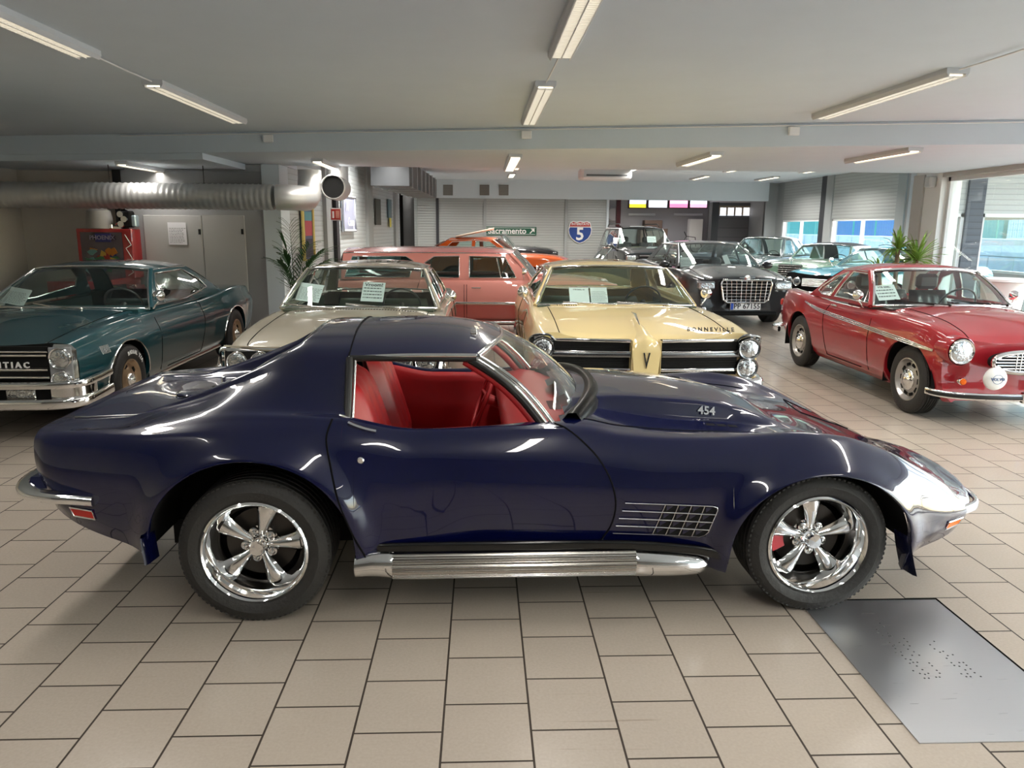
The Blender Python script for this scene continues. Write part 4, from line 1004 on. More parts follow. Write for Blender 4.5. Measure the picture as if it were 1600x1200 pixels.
        # backlight with body-coloured corners
        if back:
            B0 = rows[0]
            def bb(q): return Vector((rb+bbow*abs(q)**2.2, vbf(rb+bbow)*q*.96, zbf(rb)-.01+.02*(1-q*q)))
            Q = []
            for i in range(9):
                u = i/8; Q.append([B0[j].lerp(bb(-1+2*j/nj), u)+Vector((-.03, 0, .02))*math.sin(PI*u) for j in range(nj+1)])
            k0 = int(nj*(1-rgw)/2); mb = MB(); gl = [r_[k0:nj+1-k0] for r_ in Q[1:]]; mb.grid(gl, flip=True); g = mb.build('rear_window', glass, root, ang=180)
            if trimm: lp = gl[0]+[r_[-1] for r_ in gl[1:]]+gl[-1][::-1][1:]+[r_[0] for r_ in gl[1:-1]][::-1]; trim(g, 'rear_window_trim', lp, .009, trimm, closed=True)
            mb = MB(); mb.grid([r_[:k0+1] for r_ in Q], flip=True); mb.grid([r_[nj-k0:] for r_ in Q], flip=True); mb.grid(Q[:2], flip=True); mb.build('rear_pillar', RM, root, ang=80)
            c.bl = Q
        # side frames: outline with openings
        xr = wsb-bow; ol = [(xr, zbf(xr)-.02)]
        xs = np.linspace(xr, rb+bbow if back else rb, 9)
        low = [(x, zbf(x)-.02) for x in xs]; hi = [(x, zre(x)-.004) for x in np.linspace(rt, wst-bowt, 9)]
        if back:
            outline = low+[(rt, zre(rt)-.004)]+hi[1:]
        else: outline = low+[(rt, zre(rt)-.004)]+hi[1:]
        for s in (-1, 1):
            mb = MB(); tri_panel(mb, outline, [list(w_) for w_ in windows], smap(s), .09); fr = mb.build('side_frame', RM if False else c.P, root, ang=180)
            for w_ in windows:
                mb = MB(); tri_panel(mb, list(w_), [], lambda x, z, s=s: smap(s)(x, z)-Vector((0, s*.006, 0)), .15); g = mb.build('side_window', glass, root, ang=180)
                d = [(a[0]+(b[0]-a[0])*k/4, a[1]+(b[1]-a[1])*k/4) for a, b in zip(w_, list(w_[1:])+[w_[0]]) for k in range(4)]
                if trimm: trim(g, 'window_trim', [smap(s)(*p)+Vector((0, s*.003, 0)) for p in d], .009, trimm, closed=True)
    def seats(c, mt, front_x, rear_x=None, z=.34, h=.5, bench=True, dash=None, headrest=False, wheel=True, fx=None):
        root = c.root; w = c.W-.5
        if bench:
            seat(root, front_x, 0, w, mt, h=h, z=z, ribs=26, name='front_seat')
        else:
            for y in (-.36, .36): seat(root, front_x, y, .5, mt, h=h+.05, z=z, headrest=headrest, name='front_seat')
        if rear_x is not None: seat(root, rear_x, 0, w-.1, mt, h=h, z=z, ribs=26, name='rear_seat')
        if dash:
            x, zz = dash; mb = MB(); mb.prism([(x+.05, zz-.35), (x+.12, zz), (x-.20, zz+.01), (x-.30, zz-.05), (x-.28, zz-.30)], -c.W/2+.17, c.W/2-.17, 'y'); d = mb.build('dashboard', mt, root, ang=40)
            if wheel: steering(root, x-.45, .38, zz+.0, MATS.get('wheel_black') or mat('wheel_black', (.03, .03, .03), .4), r=.20, tilt=.5)
        mb = MB(); xs = sorted(c.ax); mb.box(xs[0]+.0, xs[1]-.45, -c.W/2+.16, c.W/2-.16, .24, .28); mb.build('cabin_floor', MATTE, root)
        for s in (-1, 1):
            mb = MB(); mb.box(xs[0]+.3, xs[1]-.5, s*(c.W/2-.13)-.01, s*(c.W/2-.13)+.01, .3, c.T(-c.L/2)-.03); mb.build('door_card', mt, root)
    def arch_trim(c, mt=CHROME, r=.008):
        for a in c.b.arches:
            for s in (-1, 1):
                P = []
                for k in range(25):
                    t = PI*k/24; x = a[0]+a[2]*math.cos(t); z = a[1]+a[3]*math.sin(t); P.append(Vector((x, s*(c.b.side(x, z)+.002), z)))
                trim(c.root, 'arch_trim', P, r, mt)
    def strip(c, pts, r=.012, mt=CHROME, name='side_moulding', flat=1.0, smooth=True):
        for s in (-1, 1): trim(c.root, name, c.b.line(pts, s, .003, smooth=smooth), r, mt, flat=flat)
    def handles(c, xs, z):
        for x in xs:
            for s in (-1, 1):
                mb = MB(); v = c.b.side(x, z); mb.tube([(x-.07, s*(v+.012), z), (x+.07, s*(v+.012), z)], .010, 8); mb.tube([(x-.06, s*v, z), (x-.06, s*(v+.012), z)], .008, 6); mb.tube([(x+.06, s*v, z), (x+.06, s*(v+.012), z)], .008, 6); mb.build('door_handle', CHROME, c.root, ang=60)

# ---------------------------------------------------------------- teal hardtop on the left
def teal_car():
    c = Car('hardtop_coupe', 'dark teal two-door hardtop at far left with stacked round headlights and split black grille', (.003, .045, .058), 5.15, 1.88, (-4.10, 6.11, 0), -PI/2, scl=.968,
            top=[(-5.15, .86), (-4.9, .93), (-4.3, .965), (-3.6, .925), (-3.0, .90), (-1.5, .905), (-.6, .875), (0, .81)], ctr=[(-5.15, .84), (-4.9, .93), (-4.2, .96), (-3.5, .94), (-1.5, .955), (-.6, .88), (0, .79)],
            plan=[(-5.15, .84), (-4.9, .90), (-4.2, .94), (-3.3, .925), (-2.4, .92), (-1.2, .94), (-.5, .935), (0, .90)], wb=(-4.05, -.88), wr=.335, arch=(.43, .37), crease=.12, shoulder=.06)
    c.body(doors=[[(-1.62, .30), (-1.62, .95), (-2.75, .95), (-2.95, .85), (-2.90, .55), (-2.80, .30)]], hood=(-1.5, -.03, .66), cabin=(-3.9, -1.55, .20), dcap=MATTE)
    W1 = [(-1.78, .95), (-2.26, 1.25), (-3.02, 1.255), (-3.30, 1.13), (-3.38, 1.02), (-2.6, .95)]
    c.green(-1.42, -2.12, -3.25, -4.05, lambda x: .93, 1.30, lambda x: .84, .62, [W1], bow=.22, crown=.075, rgw=.74, bbow=.18)
    for s in (-1, 1): trim(c.root, 'vent_window_bar', [c.smap(s)(-2.02, .95), c.smap(s)(-2.14, 1.17)], .009)
    c.seats(mat('teal_vinyl', (.02, .07, .075), .45), -2.35, -3.25, dash=(-1.62, .93))
    wheels(c.root, c.ax, .93, .335, .215, .195, 'steel', cap=.34, mt=mat('gold_rim', (.45, .33, .22), .3, .8), holes=5)
    c.arch_trim(); c.strip([(-3.6, .26), (-2.6, .25), (-1.35, .25)], .014, flat=1.4)
    # front end: black grille band with chrome frames, stacked lamps in chrome bezels
    r = c.root
    for s in (-1, 1):
        mb = MB(); mb.box(-.06, .03, s*.90 if s < 0 else s*.68, s*.68 if s < 0 else s*.90, .385, .805, .05); bz = mb.build('lamp_bezel', CHROME, r, ang=50)
        mb = MB(); mb.box(.02, .034, min(s*.885, s*.695), max(s*.885, s*.695), .405, .785, .02); mb.build('bezel_inset', mat('grey_inset', (.25, .26, .27), .4), bz)
        for z in (.695, .503): headlight(r, .045, s*.79, z, .078, bez=.014)
        for zz in (.545, .665):
            bar(r, 'grille_frame', [(.012, s*.67, zz+.05), (.02, s*.05, zz+.05)], rprof(.008, .01), smooth=0)
        for k in range(7):
            mb = MB(); x = -.38-.021*k; z0, z1 = .66, .73; mb.tube([Vector((x, s*(c.b.side(x, z0)+.004), z0)), Vector((x-.0, s*(c.b.side(x, z1)+.004), z1))], .004, 6)
            mb.build('fender_louvre', CHROME2, r)
        P = [Vector((x, s*(c.b.side(x, .78)+.004), z)) for x, z in ((-1.32, .53), (-1.2, .53))]; trim(r, 'fender_badge', P, .012, CHROME2, flat=.5)
        mirror(r, (-1.62, s*.87, .93), s)
    mb = MB(); mb.box(-.06, .0, -.68, .68, .50, .785); mb.build('grille', MATTE, r)
    mb = MB()
    for k in range(9): mb.box(.0, .008, -.67, .67, .52+.011*k, .524+.011*k)
    mb.build('grille_bars', BLACK, r)
    bar(r, 'grille_lower_trim', [(.015, -.68, .53), (.02, 0, .53), (.015, .68, .53)], rprof(.01, .012)); bar(r, 'grille_upper_trim', [(.012, -.68, .745), (.02, 0, .745), (.012, .68, .745)], rprof(.008, .008))
    tm = MB(); text_mb(tm, 'P O N T I A C', .068, (.012, .32, .632), (0, 1, 0), (0, 0, 1), .006, True); tm.build('grille_letters', WHITE, r)
    for zc, h, x in ((.475, .032, .07), (.325, .045, .10)):
        bar(r, 'front_bumper', [(-.42, -.955, zc+.03), (-.15, -.96, zc+.02), (.0, -.92, zc+.01), (x, -.72, zc), (x+.03, 0, zc), (x, .72, zc), (0, .92, zc+.01), (-.15, .96, zc+.02), (-.42, .955, zc+.03)][(2 if zc > .5 else 0):(-2 if zc > .5 else None)], rprof(.03, h))
    for s in (-1, 1):
        mb = MB(); mb.grid([[Vector((x, s*y, z)) for z in (.30, .365, .425, .495)] for x, y in ((.06, .70), (.075, .80), (.03, .905), (-.05, .955), (-.16, .966), (-.2, .95))], flip=s > 0); mb.build('bumper_corner', CHROME, r, ang=80)
        mb = MB(); mb.box(.02, .06, s*.45-.12, s*.45+.12, .36, .44, .01); mb.build('parking_lamp', LENS, r)
    mb = MB(); mb.box(-.1, .04, -.8, .8, .35, .46); mb.build('bumper_gap', MATTE, r)
    for y0, y1 in ((-.30, -.78), (.28, -.25)): wiper(r, (-1.36, y0, .955), (-1.46, y1*.8+y0*.2, .975), (-1.50, y1, .985))
    tw = MB(); O = Vector((-.88, .945, .335))   # raised white letters on the tyre
    for a0, tx in ((1.15, 'RADIAL T/A'),):
        for k, ch in enumerate(tx):
            if ch == ' ': continue
            a = a0+.62-.125*k; rad = .262; p = O+Vector((rad*math.cos(PI-a) if 0 else -rad*math.cos(a)*-1*-1, 0, rad*math.sin(a)))
            rd = Vector((-math.cos(a), 0, math.sin(a))); p = O+rd*rad; text_mb(tw, ch, .052, p+Vector((0, .003, 0)), Vector((-math.sin(a), 0, -math.cos(a))), rd, .002, True)
    tw.build('tyre_lettering', WHITE, r)
    return c
teal_car()

# ---------------------------------------------------------------- beige sedan
def beige_car():
    c = Car('beige_sedan', 'beige four-door sedan with quad round headlights behind the sports coupe roof', (.40, .36, .28), 5.1, 1.84, (-1.206, 6.14, 0), -PI/2+.008, scl=.985,
            top=[(-5.1, .84), (-4.6, .90), (-3.6, .90), (-1.5, .90), (-.6, .86), (-.1, .80), (0, .755)], ctr=[(-5.1, .82), (-4.4, .90), (-3.6, .90), (-1.5, .945), (-.6, .885), (-.08, .795), (0, .745)],
            plan=[(-5.1, .84), (-4.6, .90), (-3, .92), (-1.2, .92), (-.5, .915), (-.12, .90), (0, .86)], wb=(-4.0, -.95), crease=.04)
    c.P = c.P
    c.body(doors=[[(-1.62, .30), (-1.62, .92), (-2.62, .92), (-2.62, .30)], [(-2.64, .30), (-2.64, .92), (-3.50, .92), (-3.62, .6), (-3.40, .30)]], hood=(-1.42, -.02, .70), cabin=(-3.9, -1.5, .18), dcap=MATTE)
    wa = [(-1.66, .96), (-2.10, 1.25), (-2.52, 1.255), (-2.52, .96)]; wb_ = [(-2.62, .96), (-2.62, 1.255), (-3.2, 1.25), (-3.42, 1.08), (-3.45, .96)]
    c.green(-1.40, -1.98, -3.35, -3.95, lambda x: .93, 1.30, lambda x: .80, .63, [wa, wb_], bow=.16, crown=.06, rgw=.8)
    for s in (-1, 1): trim(c.root, 'vent_window_bar', [c.smap(s)(-1.95, .96), c.smap(s)(-2.08, 1.21)], .008)
    c.seats(mat('green_vinyl', (.055, .075, .05), .5), -2.3, -3.2, dash=(-1.58, .92)); wheels(c.root, c.ax, .9, .335, .2, .19, 'steel', cap=.9, holes=0)
    r = c.root
    for s in (-1, 1):
        mb = MB(); y0, y1 = sorted((s*.90, s*.42)); mb.box(-.05, .025, y0, y1, .54, .76, .03); b = mb.build('lamp_bezel', CHROME, r, ang=50)
        mb = MB(); y0, y1 = sorted((s*.865, s*.43)); mb.box(.02, .03, y0, y1, .56, .74, .008); mb.build('bezel_inset', MATTE, b)
        for y in (.765, .575): headlight(r, .04, s*y, .65, .078, bez=.012)
        if s > 0: mirror(r, (-1.60, s*.86, .92), s)
        bar(r, 'fender_cap', [(.005, s*.86, .76), (.03, s*.905, .74), (.03, s*.915, .58), (.01, s*.905, .52)], rprof(.018, .014))
    mb = MB(); mb.box(-.03, .012, -.42, .42, .54, .74); mb.build('grille', MATTE, r)
    for z in (.56, .605, .65, .695, .735): bar(r, 'grille_bar', [(.02, -.43, z), (.03, 0, z), (.02, .43, z)], rprof(.008, .008))
    bar(r, 'hood_lip', [(-.02, -.88, .775), (.02, -.5, .772), (.03, 0, .772), (.02, .5, .772), (-.02, .88, .775)], rprof(.008, .008), c.P)
    bar(r, 'front_bumper', [(-.35, -.95, .47), (-.02, -.93, .47), (.10, -.6, .47), (.13, 0, .47), (.10, .6, .47), (-.02, .93, .47), (-.35, .95, .47)], rprof(.035, .07))
    mb = MB()
    for k in range(44): x = -1.33; y = -.60+.0275*k; mb.box(x-.018, x+.018, y, y+.012, c.b.top(-1.33, abs(y))+.0, c.b.top(-1.33, abs(y))+.0025)
    mb.build('cowl_vent', MATTE, r)
    for y0, y1 in ((-.22, -.75), (.42, -.12)): wiper(r, (-1.31, y0, .955), (-1.39, y1*.7+y0*.3, .975), (-1.44, y1, .985))
    return c
beige_car()

# ---------------------------------------------------------------- pale yellow hardtop
def yellow_car():
    rz = -1.585
    c = Car('yellow_hardtop', 'pale yellow two-door hardtop with split chrome grille and stacked round headlights', (.78, .62, .31), 5.2, 2.02, (1.396, 6.375, 0), rz, scl=.991,
            top=[(-5.2, .84), (-4.8, .92), (-4.0, .95), (-3.0, .92), (-1.5, .92), (-.6, .90), (-.15, .87), (0, .86)], ctr=[(-5.2, .82), (-4.6, .91), (-3.6, .92), (-1.5, .955), (-.7, .92), (-.1, .83), (0, .79)],
            plan=[(-5.2, .88), (-4.7, .98), (-3.9, 1.01), (-2.6, .97), (-1.2, 1.0), (-.5, 1.0), (-.1, .985), (0, .975)], wb=(-4.2, -1.05), crease=.10)
    c.body(doors=[[(-1.75, .30), (-1.75, .95), (-3.1, .95), (-3.2, .7), (-3.0, .30)]], hood=(-1.45, -.0, .74), cabin=(-4.1, -1.6, .22), dcap=c.P)
    W1 = [(-1.88, .97), (-2.30, 1.25), (-3.15, 1.26), (-3.45, 1.12), (-3.50, .97)]
    c.green(-1.42, -2.10, -3.45, -4.25, lambda x: .935, 1.30, lambda x: .86, .66, [W1], bow=.22, crown=.065, rgw=.74)
    for s in (-1, 1): trim(c.root, 'vent_window_bar', [c.smap(s)(-2.16, .97), c.smap(s)(-2.24, 1.20)], .009)
    c.seats(mat('dark_green_vinyl', (.03, .055, .045), .5), -2.45, -3.4, dash=(-1.65, .93)); wheels(c.root, c.ax, .98, .34, .2, .2, 'steel', cap=.9, holes=0)
    r = c.root
    GR = mat('dark_chrome', (.28, .29, .30), .2, 1)
    # central beak
    mb = MB(); rows = []
    for x, v0, z0 in ((-.55, .05, c.C(-.55)+.006), (-.3, .09, c.C(-.3)+.012), (-.05, .125, c.C(-.05)+.02), (.05, .13, .815), (.075, .125, .79)):
        rows.append([Vector((x, v0*q, z0-.05*abs(q)**2+(.012 if abs(q) < .2 else 0))) for q in np.linspace(-1, 1, 13)])
    rows.append([Vector((.085, .12*q, .70)) for q in np.linspace(-1, 1, 13)]); rows.append([Vector((.085, .105*q, .50)) for q in np.linspace(-1, 1, 13)])
    mb.grid(rows, flip=False); mb.build('bonnet_beak', c.P, r, ang=50)
    for s in (-1, 1): mb = MB(); mb.box(-.04, .083, min(s*.125, s*.12), max(s*.125, s*.12), .5, .80); mb.build('beak_side', c.P, r)
    mb = MB(); mb.prism([(-.03, .70), (.0, .56), (.03, .70), (.018, .70), (0, .61), (-.018, .70)], .085, .095, 'x'); mb.build('grille_emblem', GR, r)
    trim(r, 'hood_ornament', [(-.72, 0, c.C(-.72)+.035), (-.50, 0, c.C(-.50)+.05), (-.28, 0, c.C(-.28)+.02)], [.003, .014, .004], CHROME, flat=1.6)
    for s in (-1, 1):
        mb = MB(); y0, y1 = sorted((s*.135, s*.80)); mb.box(-.12, .012, y0, y1, .50, .80); mb.build('grille', MATTE, r)
        yy = lambda a: s*a
        bar(r, 'grille_frame', [(.06, yy(.135), .795), (.04, yy(.5), .80), (.0, yy(.84), .80)], rprof(.012, .014))
        bar(r, 'grille_bar', [(.05, yy(.135), .675), (.035, yy(.5), .675), (.0, yy(.84), .675)], rprof(.02, .024), GR)
        bar(r, 'grille_bar', [(.055, yy(.135), .70), (.04, yy(.5), .70), (.005, yy(.84), .70)], rprof(.008, .008))
        bar(r, 'grille_frame', [(.06, yy(.135), .545), (.04, yy(.5), .545), (.0, yy(.84), .545)], rprof(.014, .016))
        mb = MB()
        for k in range(8): mb.box(.012, .020, y0, y1, .555+.0145*k, .559+.0145*k); mb.box(.012, .02, y0, y1, .70+.0125*k, .703+.0125*k)
        mb.build('grille_fins', BLACK, r)
        for z, x in ((.735, .03), (.565, .0)):
            headlight(r, x+.045, s*.885, z, .080, bez=.018, depth=.12, bezel_mat=GR)
        mb = MB(); y0, y1 = sorted((s*.80, s*.975)); mb.box(-.1, .0, y0, y1, .46, .84, .05); mb.build('lamp_housing', GR, r, ang=60)
        bar(r, 'lamp_hood', [(.03, s*.79, .80), (.05, s*.83, .842), (.05, s*.89, .850), (.02, s*.97, .83), (-.02, s*.985, .76)], rprof(.025, .010), GR)
        mirror(r, (-1.70, s*.93, .93), s); 
    bar(r, 'front_bumper', [(-.45, -1.02, .42), (-.05, -1.02, .42), (.07, -.93, .42), (.12, -.5, .42), (.14, 0, .42), (.12, .5, .42), (.07, .93, .42), (-.05, 1.02, .42), (-.45, 1.02, .42)], rprof(.035, .06))
    tm = MB(); text_mb(tm, 'B O N N E V I L L E', .05, (-.075, .58, c.b.top(-.075, .58)+.044), (0, 1, 0.0), (-.55, 0, .8), .003, True); tm.build('bonnet_letters', BLACK, r)
    for s in (-1, 1):
        mb = MB()
        for k in range(9): mb.box(-1.40, -1.37, s*.55-.1+.024*k, s*.55-.09+.024*k, .952, .957)
        mb.build('cowl_vent', MATTE, r)
    for y0, y1 in ((-.05, -.58), (.5, -.02)): wiper(r, (-1.36, y0, .965), (-1.42, y1*.7+y0*.3, .975), (-1.45, y1, .98))
    return c
yellow_car()

# ---------------------------------------------------------------- red coupe on the right
def red_coupe():
    c = Car('red_coupe', 'red two-door coupe with oval chrome grille, chrome side strip and steel wheels at right', (.32, .010, .018), 4.38, 1.70, (4.885, 6.13, 0), -PI/2,
            top=[(-4.38, .88), (-4.2, .935), (-3.7, .93), (-3.0, .91), (-2.2, .90), (-1.4, .915), (-.8, .895), (-.5, .84), (-.36, .75), (-.28, .60)],
            ctr=[(-4.38, .72), (-4.1, .80), (-3.5, .88), (-2.6, .91), (-1.5, .975), (-1.0, .94), (-.55, .83), (-.34, .70), (-.28, .60)],
            plan=[(-4.38, .68), (-4.1, .76), (-3.4, .84), (-2.4, .835), (-1.2, .845), (-.75, .845), (-.48, .81), (-.34, .73), (-.28, .62)], wb=(-3.42, -.88), wr=.335, arch=(.405, .36), sill=.20, crease=.05, tumble=.04, tuck=.12)
    c.body(doors=[[(-1.62, .28), (-1.64, .93), (-2.60, .93), (-2.74, .75), (-2.62, .28)]], hood=(-1.4, -.4, .55), cabin=(-3.1, -1.5, .20), dcap=c.P, dx=.05, x1=-.28)
    W1 = [(-1.80, .965), (-2.08, 1.25), (-2.50, 1.258), (-2.62, .965)]; W2 = [(-2.72, .965), (-2.62, 1.245), (-2.86, 1.18), (-3.06, 1.05), (-3.08, 1.0), (-2.95, .965)]
    c.green(-1.50, -2.05, -2.80, -3.50, lambda x: .945, 1.29, lambda x: .765, .60, [W1, W2], bow=.25, crown=.07, rgw=.78, bbow=.2, wstrim=.014)
    for s in (-1, 1): trim(c.root, 'vent_window_bar', [c.smap(s)(-1.92, .965), c.smap(s)(-2.05, 1.215)], .008)
    c.seats(mat('black_leather', (.015, .015, .016), .4), -2.2, -2.9, h=.66, bench=False, dash=(-1.66, .93), headrest=True)
    wheels(c.root, c.ax, .80, .325, .175, .205, 'steel', cap=.50, mt=mat('silver_rim', (.42, .40, .38), .3, .7), holes=10)
    r = c.root; oy = 0
    # oval grille
    OV = [(.42*math.copysign(abs(math.cos(t))**.75, math.cos(t)), .60+.095*math.copysign(abs(math.sin(t))**.8, math.sin(t))) for t in np.linspace(0, 2*PI, 41)[:-1]]
    mb = MB(); mb.prism(OV, -.32, -.25, 'x'); mb.build('grille', MATTE, r)
    trim(r, 'grille_surround', [(-.235, y, z) for y, z in OV], .022, CHROME, closed=True)
    for k in range(7):
        z = .52+.0265*k; w_ = .41*max(.2, 1-((z-.60)/.105)**2)**.5; bar(r, 'grille_bar', [(-.235, -w_, z), (-.23, 0, z), (-.235, w_, z)], rprof(.005, .006), smooth=0)
    for y in (-.22, -.18, .18, .22): bar(r, 'grille_bar', [(-.226, y, .52), (-.226, y, .68)], rprof(.004, .005), up=(0, 1, 0), smooth=0)
    for s in (-1, 1):
        headlight(r, -.29, s*.675, .685, .098, bez=.016, depth=.03, cowl=c.P)
        mb = MB(); mb.T = Matrix.Translation((-.31, s*.64, .42)); mb.lathe([(.032, -.05), (.036, .02), (.030, .03)], 20, 'x'); o = mb.build('turn_signal', CHROME, r)
        mb = MB(); mb.T = Matrix.Translation((-.31, s*.64, .42)); mb.lathe([(.030, .025), (.024, .04), (0, .045)], 20, 'x'); mb.build('lens', AMBER, o)
        mb = MB(); mb.T = Matrix.Translation((-.14, s*.45, .475)); mb.lathe([(0, -.05), (.075, -.045), (.098, -.02), (.100, .0), (.092, .018), (.06, .03), (0, .036)][::1], 36, 'x'); fl = mb.build('fog_lamp', mat('white_cover', (.82, .82, .80), .45), r, ang=60)
        tm = MB(); text_mb(tm, 'VOLVO', .036, (-.106, s*.45, .475), (0, 1, 0), (0, 0, 1), .004, True); tm.tube([(-.106, s*.45+.045*math.cos(t), .475+.04*math.sin(t)) for t in np.linspace(0, 2*PI, 25)[:-1]], .002, 5, closed=True); tm.build('cover_lettering', mat('blue_grey_ink', (.12, .18, .32), .5), fl)
        # two piece bumper with rubber face
        pth = [(-.44, s*.865, .31), (-.34, s*.84, .31), (-.22, s*.72, .31), (-.15, s*.48, .31), (-.13, s*.20, .31)]
        bar(r, 'front_bumper', pth, rprof(.02, .032)); bar(r, 'bumper_rubber', [(x+.018, y*1.008, z) for x, y, z in pth], rprof(.012, .018), BLACK)
        mb = MB(); mb.box(-.15, -.09, s*.19-.02, s*.19+.02, .26, .36, .012); mb.build('bumper_guard', CHROME, r, ang=60)
        for k, dz in enumerate((-.016, 0, .016)): trim(r, 'side_moulding', c.b.line([(-.50, .665+dz*.3), (-.9, .69+dz), (-1.8, .73+dz), (-2.8, .775+dz), (-3.3, .84+dz*.3)], s, .004), .0065, CHROME)
        mirror(r, (-1.86, s*.80, .915), s, r=.055)
        mb = MB(); v = c.b.side(-2.45, .87); mb.tube([(-2.46, s*(v+.012), .865), (-2.60, s*(v+.015), .87)], .011, 8, flat=.7); mb.build('door_handle', CHROME, r)
        mb = MB(); mb.box(-4.42, -4.34, s*.66-.03, s*.66+.03, .68, .78, .02); mb.build('tail_lamp', REDL, r)
        bar(r, 'rear_bumper', [(-4.0, s*.84, .40), (-4.3, s*.80, .40), (-4.45, s*.6, .40), (-4.48, s*.2, .40)], rprof(.02, .035))
    for y0, y1 in ((-.12, -.62), (.48, -.02)): wiper(r, (-1.43, y0, .985), (-1.54, y1*.6+y0*.4, 1.0), (-1.58, y1, 1.02), BLACK)
    return c
red_coupe()

# ---------------------------------------------------------------- cars further back
def face(c, W, zl, zg, lamps, lampr=.08, grille=(.5, .18), bars=5, bumper=(.45, .05), gm=CHROME, bm=CHROME, x0=.0, rect=False, gshape=None):
    r = c.root
    for s in (-1, 1):
        for y in lamps:
            if rect:
                mb = MB(); y0, y1 = sorted((s*(y-.15), s*(y+.15))); mb.box(-.14, x0+.015, y0, y1, zl-.075, zl+.075, .03); b = mb.build('headlight', LENS, r, ang=60)
            else: headlight(r, x0+.03, s*y, zl, lampr, bez=.014)
    gw, gh = grille
    mb = MB(); mb.box(-.05, x0+.012, -gw, gw, zg-gh/2, zg+gh/2, .02); mb.build('grille', MATTE, r)
    for k in range(bars):
        z = zg-gh/2+gh*(k+.5)/bars; bar(r, 'grille_bar', [(x0+.018, -gw, z), (x0+.024, 0, z), (x0+.018, gw, z)], rprof(.006, min(.009, gh/bars*.3)), gm, smooth=0)
    if bumper:
        z, h = bumper; bar(r, 'front_bumper', [(-.35, -W/2-.02, z), (-.03, -W/2-.01, z), (x0+.08, -W*.34, z), (x0+.12, 0, z), (x0+.08, W*.34, z), (-.03, W/2+.01, z), (-.35, W/2+.02, z)], rprof(.03, h), bm)
def wagon():
    CORAL = paint('coral_paint', (.50, .10, .085)); PINK = paint('pink_paint', (.70, .27, .235))
    c = Car('station_wagon', 'salmon pink station wagon with a coral roof and lower body, seen from its side', None, 4.55, 1.75, (2.164, 12.72, 0), -.024, scl=.99,
            top=[(-4.55, .90), (-3.5, .93), (-1.2, .93), (-.2, .90), (0, .86)], ctr=[(-4.55, .92), (-3, .94), (-1.2, .99), (-.3, .92), (0, .84)],
            plan=[(-4.55, .82), (-3.8, .87), (-.8, .87), (0, .80)], wb=(-3.55, -.85), paintm=PINK, crease=.03)
    low = [('lower_panel', (lambda s: lambda q: q.z < .555 and q.y*s > .55)(s), CORAL) for s in (-1, 1)]
    c.body(doors=[[(-1.45, .30), (-1.45, .96), (-2.40, .96), (-2.40, .30)], [(-2.44, .30), (-2.44, .96), (-3.12, .96), (-3.22, .66), (-3.10, .30)]], cabin=(-4.3, -1.35, .16), extra=low)
    w1 = [(-1.62, .955), (-1.80, 1.275), (-2.36, 1.285), (-2.36, .955)]; w2 = [(-2.52, .955), (-2.52, 1.285), (-2.92, 1.275), (-3.10, 1.15), (-3.12, .955)]; w3 = [(-3.30, .955), (-3.24, 1.20), (-3.36, 1.275), (-4.2, 1.27), (-4.32, .955)]
    c.green(-1.22, -1.62, -4.35, -4.5, lambda x: .94, 1.345, lambda x: .80, .70, [w1, w2, w3], bow=.14, crown=.075, rgw=.9, roofmat=CORAL, bowt=.06, glass=glassmat('teal_glass', (.30, .48, .47)))
    c.strip([(-4.5, .575), (-3, .565), (-1.1, .56), (-.1, .56)], .016, CHROME, flat=1.2); c.strip([(-4.4, .25), (-.3, .25)], .02, CHROME2)
    c.handles((-2.25, -2.95), .80)
    for s in (-1, 1): trim(c.root, 'vent_window_bar', [c.smap(s)(-1.86, .955), c.smap(s)(-1.93, 1.26)], .008); mirror(c.root, (-1.5, s*.84, .93), s)
    c.seats(mat('teal_seat', (.05, .16, .16), .5), -2.1, -2.95, dash=(-1.4, .92)); wheels(c.root, c.ax, .85, .33, .18, .19, 'steel', cap=.9, holes=0)
    face(c, 1.75, .70, .66, (.62,), .085)
wagon()
